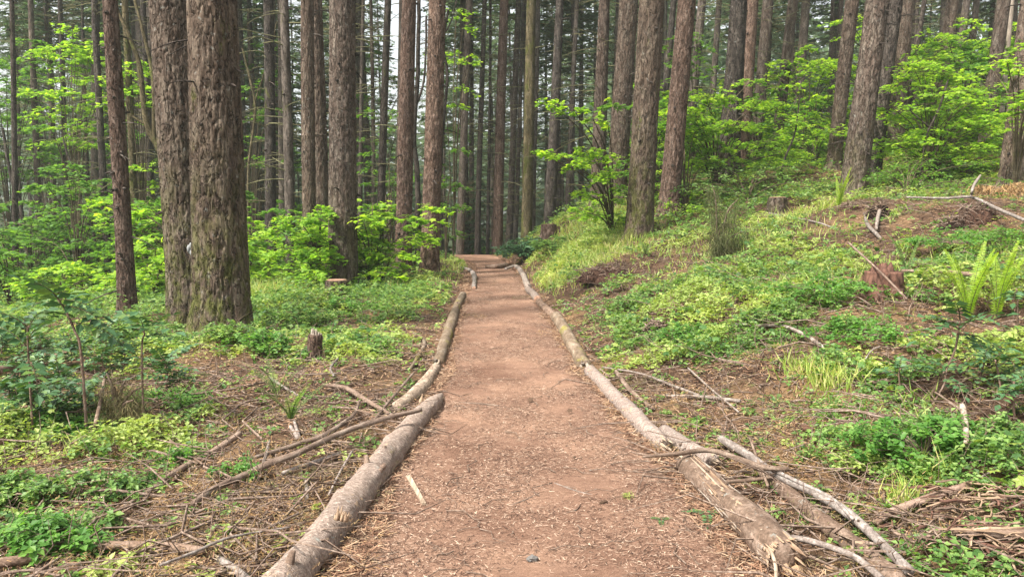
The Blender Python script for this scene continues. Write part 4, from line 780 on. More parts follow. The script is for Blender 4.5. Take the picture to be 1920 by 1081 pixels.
for i in range(120):
    t0 = rng.uniform(-.02, .85); t1 = min(1.04, t0+rng.uniform(.12, .45)); o_ = rng.uniform(-.55, .55)
    def pt(t):
        px, py = np.interp(t, [0, .25, .5, .75, 1], [1285, 1335, 1385, 1440, 1480]), np.interp(t, [0, .25, .5, .75, 1], [862, 912, 962, 1016, 1052]); w = 44+30*t
        q = gnd(px, py, .05); r = w*q[1]/(2*F); q = gnd(px, py, r*.7); return q+A([0, 0, r*.7]), r
    (a, ra), (c, rc) = pt(t0), pt(t1); ax = unit(c-a); sd_ = unit(np.cross(ax, [0, 0, 1])); side = rng.uniform(-1.25, .55); nrm = sd_*(-1 if sd_[0] > 0 else 1)*(-side*0)+A([0, 0, 1])*0
    th = rng.uniform(-.35, 1.9); lf = sd_ if sd_[0] < 0 else -sd_; e = lf*sin(th)+A([0, 0, 1])*cos(th)
    Pq = np.linspace(0, 1, 6)[:, None]*(c-a)+a+e*((ra+(rc-ra)*np.linspace(0, 1, 6))*rng.uniform(.94, 1.03))[:, None]; Pq[-1] += e*rng.uniform(0, .025)+ax*.01; v, f, bk = ribbon(Pq, ra*rng.uniform(.06, .20)*A([.25, .9, 1, .8, .6, .08]), ra*rng.uniform(.02, .06), rng.uniform(-.5, .5)+(1.57 if rng.random() < .3 else 0)+th)
    b = Buf(); b.add(v, f, 0, bk+A([i, 0, 0])); link('splinter', b.mesh('splinter', (MW, MWG, MW, MWP, MLB)[i % 5], origin=big.location), big)
GBR = 'fallen branches beside the trail'
def br(pts, label, mat=MTW, **k): return log(pts, label, mat, name='fallen_branch', cat='branch', group=GBR, **k)
br([(1352, 822, 14), (1400, 852, 16), (1450, 886, 17), (1530, 926, 18), (1590, 962, 20), (1640, 1005, 20), (1705, 1072, 22)], 'long grey mottled branch running from beside the shattered log to the bottom right', MLD, lift=.06, knots=8, ends=('torn', ''), sunk=1)
br([(1405, 868, 22), (1450, 900, 26), (1500, 945, 30), (1550, 985, 34), (1610, 1030, 38), (1690, 1095, 42)], 'smooth purple-brown log lying under the long grey branch at the bottom right', MLB, knots=4)
br([(1205, 856, 6), (1270, 850, 9), (1330, 845, 10), (1390, 862, 11), (1432, 876, 12), (1480, 880, 8)], 'thin branch laid across the trail-side logs above the shattered log', MTW, lift=.13, knots=3, sunk=1)
br([(1432, 872, 8), (1500, 905, 9), (1560, 935, 8), (1600, 975, 7)], 'lichen-spotted thin branch tangled with the long grey one', MLD, lift=.10)
br([(1640, 980, 17), (1672, 962, 18), (1745, 932, 17), (1800, 916, 15), (1832, 900, 13)], 'purple-brown elbowed branch rising right towards the leafy bush', MLB, lift=.04, ends=('', 'cut'), knots=2)
br([(1835, 898, 4), (1880, 875, 3), (1940, 858, 2)], 'thin pale twig beyond the elbowed branch', MLD, lift=.05)
br([(1785, 997, 13), (1850, 1000, 18), (1960, 1003, 20)], 'broken reddish stick with a pale tip entering from the right edge', MLB, lift=.07, ends=('torn', ''))
br([(1485, 1008, 11), (1530, 1018, 12), (1600, 1042, 13), (1655, 1085, 14)], 'pale grey branch crossing at the very bottom right', MLD, lift=.10)
br([(1380, 607, 5), (1420, 610, 6), (1470, 612, 6), (1515, 632, 8), (1545, 652, 8)], 'pale bent branch lying in the green cover above the brown patch', MLD, lift=.06)
br([(1690, 508, 7), (1760, 509, 9), (1800, 512, 8), (1845, 517, 9)], 'brown log behind the red rotten stump', MLB, lift=.12)
br([(1130, 688, 4), (1200, 700, 5), (1280, 730, 6), (1320, 745, 5)], 'long thin stick beside the shattered mossy log end', MLD, lift=.04)
br([(1250, 742, 6), (1320, 745, 8), (1388, 752, 8)], 'pale stick lying flat across the brown patch right of the trail', MLD, lift=.03)
br([(1290, 690, 4), (1340, 735, 4), (1385, 772, 4)], 'thin sloping twig crossing the pale stick', MLD, lift=.05)
br([(1150, 690, 8), (1185, 735, 9), (1225, 765, 8)], 'old branch lying close behind the knotty right-edge log', MTW, lift=.02)
br([(1440, 910, 6), (1420, 860, 5), (1405, 820, 4)], 'short upright twig beside the long grey branch', MTW, lift=.10)
br([(1330, 905, 7), (1400, 900, 8), (1470, 892, 6)], 'dark twig lying across behind the shattered log', MTW, lift=.08)
br([(1430, 1000, 4), (1452, 1050, 8), (1456, 1090, 8)], 'pale strip of wood standing at the end of the shattered log', MWP, lift=.1)
br([(1480, 790, 10), (1520, 808, 12)], 'reddish broken wood piece left of the pale green patch', MWR, lift=.02)
br([(1630, 718, 10), (1672, 714, 10)], 'dark short stick under the grassy clump', MTW, lift=.04)
br([(1608, 700, 2), (1632, 660, 3), (1650, 650, 3)], 'thin pale twig standing up right of the grassy clump', MLD, lift=.1)
br([(1590, 455, 4), (1640, 500, 4), (1700, 560, 4)], 'dark thin branch sloping past the red rotten stump', MTW, lift=.35)
br([(1812, 830, 10), (1810, 795, 11), (1804, 760, 12)], 'upright pale cut stick in the leafy bush at the right', MLP, lift=.12)
br([(1440, 400, 4), (1520, 415, 3), (1570, 430, 3)], 'thin pale fallen stick near the small stump on the slope', MLD)
# left side
br([(362, 945, 12), (400, 918, 14), (455, 893, 13), (505, 870, 14), (555, 852, 13), (640, 812, 11), (720, 785, 9), (790, 768, 8)], 'long tan branch slanting up to lie across the largest log', MTW, lift=.05, knots=7, lifts=[0, 0, 0, .02, .05, .08, .12, .14], sunk=1)
br([(476, 858, 9), (560, 832, 10), (605, 818, 11), (645, 792, 9), (665, 775, 7), (674, 752, 6)], 'slim tan branch lying parallel above the long tan one', MTW, lift=.05, knots=3)
br([(530, 888, 9), (585, 868, 10), (642, 848, 7)], 'short stripped branch just below the long tan one', MLD, lift=.03)
br([(205, 965, 8), (270, 928, 11), (330, 885, 12), (395, 850, 13), (450, 812, 12)], 'pale branch half buried in brown needles left of the long tan one', MTW, lift=.03, knots=4)
br([(-40, 1062, 22), (60, 1045, 20), (105, 1026, 19), (190, 1022, 18), (280, 1022, 18), (385, 1032, 17)], 'smooth purple-brown log lying across the bottom left corner', MLB, lift=.04, knots=3)
br([(300, 1060, 6), (360, 1036, 7), (420, 1012, 6), (480, 998, 4), (545, 988, 3)], 'thin pale branch over the end of the purple-brown log', MLD, lift=.10)
br([(412, 1048, 16), (440, 1068, 17), (480, 1100, 17)], 'stubby broken branch end at the bottom edge', MLD, lift=.02, ends=('torn', ''))
br([(196, 712, 7), (190, 745, 8), (178, 798, 8)], 'pale stick standing up among drooping olive needles', MTW, lift=.16)
br([(604, 722, 7), (648, 728, 9), (690, 752, 9), (740, 782, 7)], 'brown branch bending down toward the bare pale log', MLB, lift=.05, knots=2)
br([(626, 705, 5), (620, 690, 5), (634, 672, 4)], 'small curved pale root near the upright dead post', MLD, lift=.06)
br([(772, 622, 7), (796, 640, 8), (782, 672, 7), (770, 690, 6)], 'mossy crooked branch beside the mossy left-edge log', MLM, lift=.02)
br([(616, 928, 4), (638, 885, 5), (661, 845, 5)], 'thin pale twig leaning on the largest log', MLD, lift=.06)
br([(575, 896, 8), (576, 938, 9)], 'short chunky light stick left of the largest log', MLD, lift=.02)
br([(700, 790, 5), (740, 740, 6), (775, 700, 5)], 'thin branch running beside the pale bare log', MTW, lift=.06)
br([(545, 800, 7), (560, 822, 9), (552, 790, 6)], 'weathered grey wood bit among green sprigs', MLD)
br([(240, 790, 3), (330, 745, 4), (430, 730, 5), (500, 715, 4)], 'long dark stick across the brown patch below the huge pair', MTW, lift=.04)
br([(505, 708, 5), (560, 742, 5)], 'pale short stick below the upright dead post', MLD, lift=.03)
br([(520, 660, 4), (535, 640, 3), (530, 625, 3)], 'thin curved twig in the green cover near the huge pair', MTW, lift=.05)
br([(230, 800, 4), (300, 815, 5), (380, 870, 4)], 'thin sloping twig among brown boughs at the left', MTW, lift=.05)
br([(490, 880, 6), (500, 850, 7), (505, 828, 6)], 'short upright broken piece among the tan branches', MLD, lift=.04)
br([(20, 800, 9), (-30, 806, 10)], 'pale log end at the left edge', MLD, lift=.05)
br([(-20, 700, 16), (30, 685, 14)], 'brown broken log end at the left edge under the leaves', MLB, lift=.2)
br([(912, 500, 6), (930, 500, 9), (950, 497, 9)], 'dark log lying across the far end of the trail', MLB, lift=.02)
br([(1180, 835, 3), (1145, 868, 3), (1215, 862, 3)], 'tiny twig at the right of the trail', MTW)
br([(955, 948, 4), (985, 938, 5), (1012, 925, 4)], 'short dark twig on the middle of the trail', MTW)
br([(1040, 905, 3), (1085, 922, 4), (1140, 935, 3)], 'thin pale twig on the trail right of the dark one', MLD)
br([(1035, 906, 3), (1000, 915, 3), (960, 925, 3)], 'thin curved twig on the trail between the two others', MTW)
br([(690, 985, 3), (720, 960, 4), (760, 948, 3), (790, 940, 2)], 'thin twig near the pale wood chip on the trail', MTW)
br([(1280, 1026, 5), (1310, 1060, 7)], 'short tan stick near the shattered log on the trail edge', MTW)
br([(860, 755, 3), (900, 757, 5), (935, 761, 4)], 'small dark stick on the left half of the trail', MTW)
# pale bent branch, dead boughs on the hillside
r_ = log([(1700, 370, 3), (1770, 372, 4), (1822, 370, 5), (1870, 392, 6), (1950, 425, 7)], 'long pale green-grey branch pointing down the slope at the right edge', MLD, name='fallen_branch', cat='branch', group=GBR, lift=.25)
log([(1820, 370, 5), (1826, 348, 5), (1838, 330, 4)], 'white forked twig standing up from the slope at the right', MLD, name='fallen_branch', cat='branch', group=GBR, lift=.3)
log([(1622, 400, 5), (1626, 420, 7), (1640, 436, 7), (1652, 448, 5)], 'white curved root in front of the dark root hollow', MLD, name='exposed_root', cat='root', group='white roots below the stout hillside trunk', lift=.02)
log([(1650, 392, 7), (1645, 412, 7), (1643, 430, 5)], 'straighter white root hanging in the dark root hollow', MLD, name='exposed_root', cat='root', group='white roots below the stout hillside trunk', lift=.08)

# ------------------------------------------------------------------ stumps, root hollows
def stump(px, py, w, h, label, mat=MB, top='cut', lean=0., face=MCUT):
    p = gnd(px, py+h*.5, 0); r = w*p[1]/(2*F); hh = h*p[1]/F; root = empty('tree_stump', p, label=label, cat='stump', group='stumps')
    z = np.linspace(-.12, hh, 22); P = np.stack([z*lean, z*0, z], -1); sd_ = int(px) % 50
    ex = bark_disp(r, r*.12, sd_); v, f, bk = tube(P, r*1.0*np.ones(22), 48, True, ex); b = Buf(); b.add(v, f, 0, bk); link('trunk_base', b.mesh('trunk_base', mat), root)
    if top == 'cut':
        v, f, bk = tube(A([[hh*lean, 0, hh+.001], [hh*lean, 0, hh+.008], [hh*lean, 0, hh+.016]]), r*A([.93, .93, .86]), 36); b = Buf(); b.add(v, f, 0, bk*A([1, 1, 1])); link('cut_face', b.mesh('cut_face', face), root)
    else: spikes(A([hh*lean, 0, hh*.95]), A([0, 0, 1.]), r, 20, r*(1.6 if h > w else .8), face, 'broken_top', root, A([0, 0, 0.]), .3)
    return root
stump(632, 540, 40, 30, 'flat-cut stump against the foot of the stout trunk left of the trail', MB)
stump(590, 655, 25, 58, 'narrow brown dead post with a ragged top in the green cover on the left', MBR, 'broken', .05, MWG)
stump(1029, 435, 27, 28, 'small reddish stump on the bank beside the end of the trail', MBR, face=MWR)
stump(1457, 385, 32, 28, 'flat-cut brown stump on the slope below the maple thicket', MB)
stump(1655, 533, 60, 50, 'red rotten crumbling stump in the green cover at the right', MWR, 'broken', 0, MWR)
def soil(px, py, w, h, label, mat, name='root_mound', cat='earth mound'):
    p = gnd(px, py); D = p[1]; rx, rz = w*D/(2*F), h*D/F; n = 60; a, t = np.meshgrid(np.linspace(0, 2*pi, n, endpoint=False), np.linspace(0, 1, 22)); rr = np.cos(t*pi/2)
    x, y = np.cos(a)*rr, np.sin(a)*rr; q = np.stack([x*2+px, y*2, t], -1); d = 1+.7*(fbm(q*1.6, 4, 5)-.5); X_ = x*rx*d; Y_ = y*rx*.6*d; Z_ = np.sin(t*pi/2)*rz*.9*d-.08
    b = Buf(); i = np.arange(21)[:, None]*n; j = np.arange(n)[None]; k = (j+1) % n; vv = np.stack([X_, Y_, Z_], -1).reshape(-1, 3); b.add(vv, np.stack([i+j, i+k, i+n+k, i+n+j], -1).reshape(-1, 4), 0, vv*2)
    root = empty(name, p, label=label, cat=cat); link('soil', b.mesh('soil', mat), root)
    b = Buf(); m = 90; aa = rng.uniform(0, 2*pi, m); el = rng.uniform(.1, 1.3, m); e = np.stack([np.cos(aa)*np.cos(el)*rx, np.sin(aa)*np.cos(el)*rx*.6, np.sin(el)*rz*.9], -1)
    twigs(b, e, rdir(m, .5), rup(m, .6), rng.uniform(.1, .4, m)*rx*2, rng.uniform(.004, .012, m), 1.5); link('roots', b.mesh('roots', MTW), root, kind='stuff'); return root
M_SOIL = bark('red_rotten_soil', (.014, .008, .006), (.060, .032, .023), (.15, .085, .058), scale=14, stretch=1, lich=0, bdist=.03)
M_SOILD = bark('dark_soil', (.006, .004, .003), (.022, .013, .010), (.06, .035, .025), scale=14, stretch=1, lich=0, bdist=.03)
soil(1648, 408, 50, 34, 'dark upturned root mass below the stout hillside trunk', M_SOILD)
soil(1605, 392, 60, 14, 'crumbling red wood left of the dark root mass', M_SOIL)
soil(1790, 425, 60, 22, 'dark root hollow in the slope at the right', M_SOILD)
soil(1835, 415, 90, 36, 'red-brown rotten mound beside the dark root hollow', M_SOIL)
soil(1140, 520, 110, 30, 'reddish rotten mound below the mossy-footed tree', M_SOIL)
soil(1228, 625, 40, 28, 'dark tangle of roots in the green cover right of the trail', M_SOILD)
soil(735, 505, 60, 18, 'mossy dark lump of roots left of the trail bend', M_SOILD)
soil(820, 505, 40, 14, 'small brown root mound at the trail bend', M_SOIL)
soil(545, 690, 0.1, .1, 'x', M_SOIL) if False else None

# ------------------------------------------------------------------ dead conifer boughs hanging on stems
G_SAP = plain('dull_sapling_needles', [(.055, .070, .026), (.09, .105, .04), (.14, .13, .06)], tl=.2)
def dead_bough_plant(base, tips, label, mat=G_OLV, name='dead_sapling', cat='dead sapling', n=900, droop=.9, nl=.07, group=None, wid=.004):
    base = A(base, float); r = empty(name, base, label=label, cat=cat, group=group); st = Buf(); Q = [[], []]
    for tp in tips:
        tp = A(tp, float); P, R = smoothpath([base, base+(tp-base)*A([.4, .4, .75]), tp], [.02, .013, .006], .05); v, f, bk = tube(P, R, 5, False); st.add(v, f, 0, bk)
        m = n//len(tips); j = rng.integers(len(P)//3, len(P), m); off = rng.normal(0, .075, (m, 3)); off[:, 2] = -np.abs(rng.normal(0, .16, m))*droop
        Q[0].append(P[j]+off); Q[1].append(np.stack([rng.normal(0, .5, m), rng.normal(0, .5, m), -droop*rng.uniform(.3, 1.3, m)], -1))
    q = np.concatenate(Q[0]); v, f = scatter(*NEED, q, np.concatenate(Q[1]), rup(len(q), 1), np.stack([rng.uniform(.5, 1.5, len(q))*nl, np.full(len(q), wid), np.ones(len(q))], -1)); b = Buf(); b.add(v, f)
    link('stems', st.mesh('stems', MTW, origin=base), r); link('needles', b.mesh('needles', mat, origin=base, smooth=False), r, kind='stuff'); return r
dead_bough_plant(gb(1345, 500, 13), [at(1335, 345, 13), at(1385, 372, 13), at(1350, 430, 12.8), at(1400, 432, 13.1)], 'drooping conifer sapling hung with dull olive-green needles on the right bank', G_SAP, 'drooping_sapling', 'conifer sapling', n=3400, nl=.13, wid=.006, droop=1.3)
dead_bough_plant(gb(1900, 400, 15), [at(1860, 350, 15), at(1890, 345, 15), at(1915, 340, 15), at(1930, 355, 15), at(1835, 345, 15.2), at(1880, 375, 14.8), at(1925, 380, 14.8)], 'brown heap of drooping dead boughs at the foot of the right edge tree', G_DRY, 'dead_bough_heap', 'bough heap', n=11000, nl=.11, wid=.010)
dead_bough_plant(gb(220, 770, 5.9), [at(200, 700, 6), at(235, 712, 6), at(265, 725, 5.9), at(215, 725, 5.8), at(250, 750, 5.7)], 'drooping olive fir bough behind the standing pale stick at the left', G_OLV, 'dead_bough_heap', 'bough heap', n=4200, nl=.06, wid=.003)
dead_bough_plant(gb(1725, 385, 16.5), [at(1700, 362, 16.5), at(1740, 368, 16.5), at(1670, 368, 16.6), at(1660, 350, 16.8)], 'greyish dead boughs under the big layered maple', G_OLV, 'dead_bough_heap', 'bough heap', n=4200, nl=.09, wid=.008)

# ------------------------------------------------------------------ sword ferns
def frond_mesh(L, w, arch, lean, mat, seg=26):
    t = np.linspace(0, 1, seg); P = np.stack([lean*(t**1.5)*L, t*0, (t-arch*t**2.4)*L], -1); b = Buf(); v, f, bk = tube(P, .0035*(1.15-t), 4, False); b.add(v, f, 1, bk)
    T_, Nn, Bb = frames(P); tt = np.linspace(.08, .99, int(seg*1.7)); wv = w*np.sin(np.clip(tt*2.5+.35, 0, pi))**.7*(1.05-.55*tt); C = [[], [], [], []]
    for sg in (-1, 1):
        Q = np.stack([np.interp(tt, t, P[:, i]) for i in range(3)], -1); Tq = np.stack([np.interp(tt, t, T_[:, i]) for i in range(3)], -1); Bq = A([0, 1, 0])*sg
        C[0].append(Q); C[1].append(Bq+Tq*.25+rng.normal(0, .05, Q.shape)); C[2].append(unit(np.cross(Tq, A([0, 1, 0])))*-1+rng.normal(0, .15, Q.shape)); C[3].append(np.stack([wv, np.full(len(tt), L/len(tt)*.62), wv], -1))
    v, f = scatter(*BLADE, *[np.concatenate(c) for c in C]); b.add(v, f, 0); return b.mesh('frond', [mat, MST], smooth=False)
def fern(px, py, L, n, label, spread=.5, mat=G_FRN, D=None, w=.055, dirs=None):
    p = gnd(px, py); r = empty('sword_fern', p, label=label, cat='fern', group='sword ferns')
    for i in range(n):
        me = frond_mesh(L*rng.uniform(.8, 1.1), w, rng.uniform(.08, .2), spread*rng.uniform(.5, 1.4), mat); o = link('frond', me, r); o.rotation_euler.z = dirs[i] if dirs else rng.uniform(0, 2*pi)
fern(1815, 605, .72, 9, 'tall sword fern with upright yellow-green fronds at the right', .35, w=.075, dirs=[2.8, 3.3, -.4, .15, .7, -1.3, 1.7, 3.0, -.1])
fern(1868, 600, .75, 7, 'second sword fern with upright fronds touching the right edge', .35, w=.075, dirs=[.3, -.3, 1.2, 2.6, -1.4, .1, -.7])
fern(1700, 525, .7, 4, 'pale thin fern fronds beside the red rotten stump', .3, G_COV, w=.05, dirs=[2.9, 3.3, 2.2, .2])
fern(1572, 395, .8, 8, 'small light fern at the foot of the stout hillside trunk', .5, w=.06)
fern(545, 790, .35, 7, 'little fern with soft fronds among the tan branches', .9, G_COV, w=.05)
fern(520, 745, .35, 6, 'little green fern below the upright dead post', .9, G_COV, w=.05)
fern(1210, 480, .35, 5, 'small fern below the mossy-footed tree', .6, G_COV, w=.05)

# ------------------------------------------------------------------ oregon grape: stems with compound leaves
def compound_leaf(L, w, pairs, mat):
    b = Buf(); t = np.linspace(0, 1, 8); P = np.stack([t*L, t*0, (.12*np.sin(t*2.4)-.22*t*t)*L], -1); v, f, bk = tube(P, .0022*(1.3-t), 4, False); b.add(v, f, 1, bk); C = [[], [], [], []]
    for k in range(pairs):
        q = .18+.8*k/pairs; c = A([np.interp(q, t, P[:, i]) for i in range(3)])
        for sg in (-1, 1): C[0].append(c); C[1].append(A([.35, sg, rng.normal(-.05, .1)])); C[2].append(A([rng.normal(0, .15), -sg*.15, 1])); C[3].append(A([w*(1-.25*q), w*.85, w]))
    C[0].append(P[-1]); C[1].append(A([1, 0, -.3])); C[2].append(A([0, 0, 1.])); C[3].append(A([w, w*.85, w])); v, f = scatter(*LEAF, *[A(c) for c in C]); b.add(v, f, 0); return b.mesh('compound_leaf', [mat, MST], smooth=False)
CL = [compound_leaf(rng.uniform(.17, .23), .066, 5, G_GRP) for _ in range(4)]
def grape(pts, D, n, label, r=.008, s=1., zmin=.35):
    P = [at(x, y, D) for x, y in pts]; P[0][2] = float(H(P[0][0], P[0][1]))-.03; P, R = smoothpath(P, np.linspace(r, r*.6, len(P)), .03); root = empty('oregon_grape', P[0], label=label, cat='oregon grape', group='oregon grape plants')
    v, f, bk = tube(P, R, 8, True, lambda q, a, s_: (rng.random(q.shape[:2])-.5)*r*.3); b = Buf(); b.add(v, f, 0, bk); link('stem', b.mesh('stem', MLB, origin=P[0]), root)
    for i in range(n):
        t = zmin+(1-zmin)*(i/n)**.6; q = P[int(min(t, .999)*len(P))]-P[0]; o = link('compound_leaf', CL[i % 4], root, q); o.rotation_euler = (rng.normal(0, .2), rng.uniform(-.75, .45), i*2.4+rng.normal(0, .3)); k = s*rng.uniform(.75, 1.15); o.scale = (k,)*3
grape([(158, 715), (152, 660), (140, 620), (122, 580), (108, 560)], 5.6, 9, 'tall arching oregon grape with leaflets reddish and green against the left forest', .011, 1.75, .8)
grape([(265, 700), (266, 655), (271, 625), (268, 618)], 5.8, 6, 'slender oregon grape crowned with pale leaves below the ringed trunk', .008, 1.5, .85)
grape([(55, 700), (52, 640), (54, 610)], 5.5, 8, 'oregon grape at the far left with leaves down its stem', .008, 1.5, .4)
for i, (px, py, D, lb) in enumerate([(30, 690, 5.5, 'dark leaved oregon grape low at the left edge'), (110, 720, 5.3, 'low oregon grape beneath the tall arching one'), (190, 690, 5.9, 'low oregon grape right of the tall arching stem'), (75, 660, 6.2, 'bushy oregon grape behind the tall arching one'), (15, 745, 5., 'shaded oregon grape low in the left corner of the thicket'), (230, 660, 6.8, 'low oregon grape in front of the ringed trunk'), (150, 745, 5.1, 'oregon grape next to the standing pale stick'),
      (310, 700, 5.6, 'blue-green oregon grape near the olive bough'), (60, 760, 4.8, 'oregon grape with wide leaves above the left green patch'), (0, 640, 6.5, 'oregon grape cut by the left edge above the broken log end'), (45, 620, 7.5, 'oregon grape standing further back behind the far left stem'), (130, 660, 6.6, 'dense oregon grape just behind the foot of the tall arching stem'), (195, 640, 7.2, 'oregon grape in front of the thin trunks left of the ringed one')]):
    p = gnd(px, py+35); D = p[1]; grape([(px, py+35), (px+4, py+5), (px, py-22)], D, 24, lb, .007, 1.15, .1)
grape([(1738, 755), (1775, 690), (1792, 650), (1800, 600)], 5.3, 8, 'oregon grape with a bare curved stem and blue-green leaves under the sword ferns', .010, 1.5, .8)
grape([(1745, 760), (1770, 720), (1775, 690)], 5.2, 6, 'oregon grape leaves low on the slope left of the curved stem', .007, 1.0, .5)
grape([(1880, 740), (1872, 700), (1865, 670)], 5.1, 10, 'oregon grape with silvery leaves at the right below the second fern', .008, 1.1, .35)
grape([(1910, 620), (1908, 560), (1905, 540)], 6.2, 9, 'silvery oregon grape beside the second fern', .008, 1.1, .35)
grape([(1830, 740), (1845, 680), (1850, 655)], 5.2, 9, 'yellow-green oregon grape between the curved stem and the right edge', .007, .9, .5)
grape([(1905, 760), (1900, 730), (1902, 715)], 4.7, 10, 'dark oregon grape at the right edge above the leafy bush', .008, 1.1, .3)
grape([(1690, 740), (1685, 700), (1690, 690)], 5.4, 7, 'small oregon grape left of the curved stem', .006, .8, .4)
for px, py, lb in [(1325, 975, 'flat blue-green leaf sprig lying beside the shattered log'), (1240, 978, 'small pressed leaf sprig on the trail')]:
    p = gnd(px, py); r = empty('leaf_sprig', p+A([0, 0, .03 if px > 1300 else .012]), label=lb, cat='leaf sprig')
    for k in range(3): o = link('compound_leaf', CL[k], r); o.rotation_euler.z = k*2+.5; o.scale = (.55, .55, .4) if px > 1300 else (.3, .3, .1)

# ------------------------------------------------------------------ leafy bushes in the green cover
def bush(px, py, rx, h, n, label, mat=G_COV, size=.045, tmpl=TRI, name='leafy_bush'):
    p = gnd(px, py); sp = []
    for i in range(n): a = rng.uniform(0, 2*pi); q = rng.random()**.6; sp.append((p+A([cos(a)*q*rx, sin(a)*q*rx*.7, h*(1-.6*q)*rng.uniform(.25, 1)+.03]), rx*.33, rx*.33, .02, 26))
    return shrub(p, sp, label, 'leafy bushes in the green cover', size, mat, name, 'bush', tmpl, 1., .005, MTW)
G_BSH = leafmat('fresh_bush_leaves', [(.055, .145, .026), (.085, .20, .036), (.14, .26, .05)], .4)
bush(1730, 865, .34, .26, 26, 'rounded fresh green bush under the upright pale stick at the right', G_BSH, .05)
bush(1640, 890, .2, .10, 14, 'low pale leafy bush left of the rounded one', G_YEL, .04)
bush(1850, 830, .26, .14, 14, 'leafy bush touching the right edge beside the pale stick', G_COV, .045)
bush(1292, 640, .32, .2, 24, 'dark green rounded bush in the cover right of the trail', G_BSH, .042)
bush(1180, 575, .4, .16, 20, 'low light bush close to the right-hand trail logs', G_COV, .05)
bush(1560, 560, .6, .25, 30, 'wide green bush left of the red rotten stump', G_BSH, .05)
bush(1480, 605, .5, .2, 24, 'green bush above the pale bent branch', G_COV, .045)
bush(1620, 640, .5, .22, 26, 'spreading green bush below the red rotten stump', G_BSH, .05)
bush(1400, 520, .6, .25, 24, 'green bush on the bank behind the dark rounded bush', G_COV, .055)
bush(1850, 465, .9, .3, 30, 'bright green bush on the slope above the ferns', G_BSH, .06)
bush(60, 1040, .30, .15, 18, 'fresh green bush in the bottom left corner', G_BSH, .055)
bush(140, 1010, .22, .10, 12, 'small green bush beside the bottom left corner one', G_COV, .05)
bush(80, 815, .35, .10, 16, 'low green bush in the left middle', G_BSH, .05)
bush(420, 640, .45, .2, 22, 'leafy bush growing at the foot of the frontmost huge trunk', G_COV, .055)
bush(490, 655, .4, .18, 18, 'leafy bush right of the foot of the frontmost huge trunk', G_BSH, .055)
bush(340, 655, .45, .18, 18, 'leafy bush left of the foot of the huge pair', G_COV, .055)
bush(650, 585, .7, .2, 22, 'wide low green bush in front of the flat-cut stump', G_BSH, .055)
bush(560, 600, .7, .22, 24, 'wide green bush right of the huge pair', G_COV, .06)
bush(180, 935, .3, .12, 14, 'low green plant patch left of the buried pale branch', G_COV, .045)
bush(305, 765, .35, .14, 14, 'leafy low bush in front of the drooping olive bough', G_BSH, .045)
bush(455, 900, .16, .09, 8, 'little green plant beneath the long tan branch', G_BSH, .035)
bush(350, 870, .15, .08, 8, 'little green sprig patch beside the buried pale branch', G_BSH, .035)
bush(20, 930, .3, .12, 12, 'green plants at the left edge above the corner bush', G_COV, .05)
bush(240, 640, .5, .22, 18, 'leafy bush in front of the ringed reddish trunk', G_COV, .055)
bush(985, 484, .85, .75, 60, 'dark blue-green rounded bush at the right side of the trail end', leafmat('salal_leaves', [(.04, .10, .045), (.06, .14, .06), (.09, .18, .08)], .2, .45, .4), .085, LEAF)
bush(1035, 470, .5, .45, 24, 'green bush in front of the small reddish stump', G_COV, .08, LEAF)

# ------------------------------------------------------------------ small things on the trail
p = gnd(766, 897); q = gnd(796, 950); d = (q-p); b = Buf(); m_ = unit(np.cross(d, [0, 0, 1])); w = .017
vs = [p-m_*w*.7, p+m_*w, q+m_*w*.8, q-m_*w*.55]; z0 = A([0, 0, .012]); z1 = A([0, 0, .022]); v = A([x_+z0 for x_ in vs]+[x_+z1 for x_ in vs])
b.add(v, [A([[3, 2, 1, 0], [4, 5, 6, 7], [0, 1, 5, 4], [1, 2, 6, 5], [2, 3, 7, 6], [3, 0, 4, 7]])], 0, (v-p)[:, [0, 2, 1]]*1.)
link('wood_chip', b.mesh('wood_chip', MWP, origin=p, smooth=False), None, p, label='long pale wood chip lying on the left side of the trail', cat='wood chip')
def cone(px, py, L, ang, label):
    p = gnd(px, py); t = np.linspace(0, 1, 12); d = A([cos(ang), sin(ang), 0]); b = Buf(); P_ = d*((t-.5)*L)[:, None]; v, f, bk = tube(P_, L*.2*np.sin(t*pi*.93+.12)**.7, 10); b.add(v, f, 0, bk); n = 60
    tt = rng.random(n); a = rng.uniform(0, 2*pi, n); s_ = np.cross(d, [0, 0, 1]); e = s_*np.cos(a)[:, None]+A([0, 0, 1])*np.sin(a)[:, None]; rr = L*.2*np.sin(tt*pi*.93+.12)**.7
    v, f = scatter(*LEAF, d*((tt-.5)*L)[:, None]+e*rr[:, None]*.9, e*.7+d, e, np.full(n, L*.2)); b.add(v, f); link('pine_cone', b.mesh('pine_cone', M_CONE, smooth=False), None, p+A([0, 0, L*.2+.005]), label=label, cat='cone', group='fir cones on the trail')
cone(1077, 862, .035, 1.2, 'small dark cone on the right half of the trail'); cone(1131, 946, .045, .3, 'dark cone lying flat on the lower right of the trail'); cone(682, 1056, .05, .2, 'dark cone beside the largest log near the bottom edge'); cone(916, 895, .02, .2, 'tiny cone in the middle of the trail')
p = gnd(998, 1055); b = Buf(); n = 16; a, t = np.meshgrid(np.linspace(0, 2*pi, n, endpoint=False), np.linspace(-1, 1, 9)); dr = np.stack([np.cos(a)*np.cos(t*pi/2), np.sin(a)*np.cos(t*pi/2), np.sin(t*pi/2)], -1); dr = dr*(1+.6*(vn(dr*2.1+5, 3)-.5))[..., None]*A([.024, .020, .015]); i = np.arange(8)[:, None]*n; j = np.arange(n)[None]; k = (j+1) % n
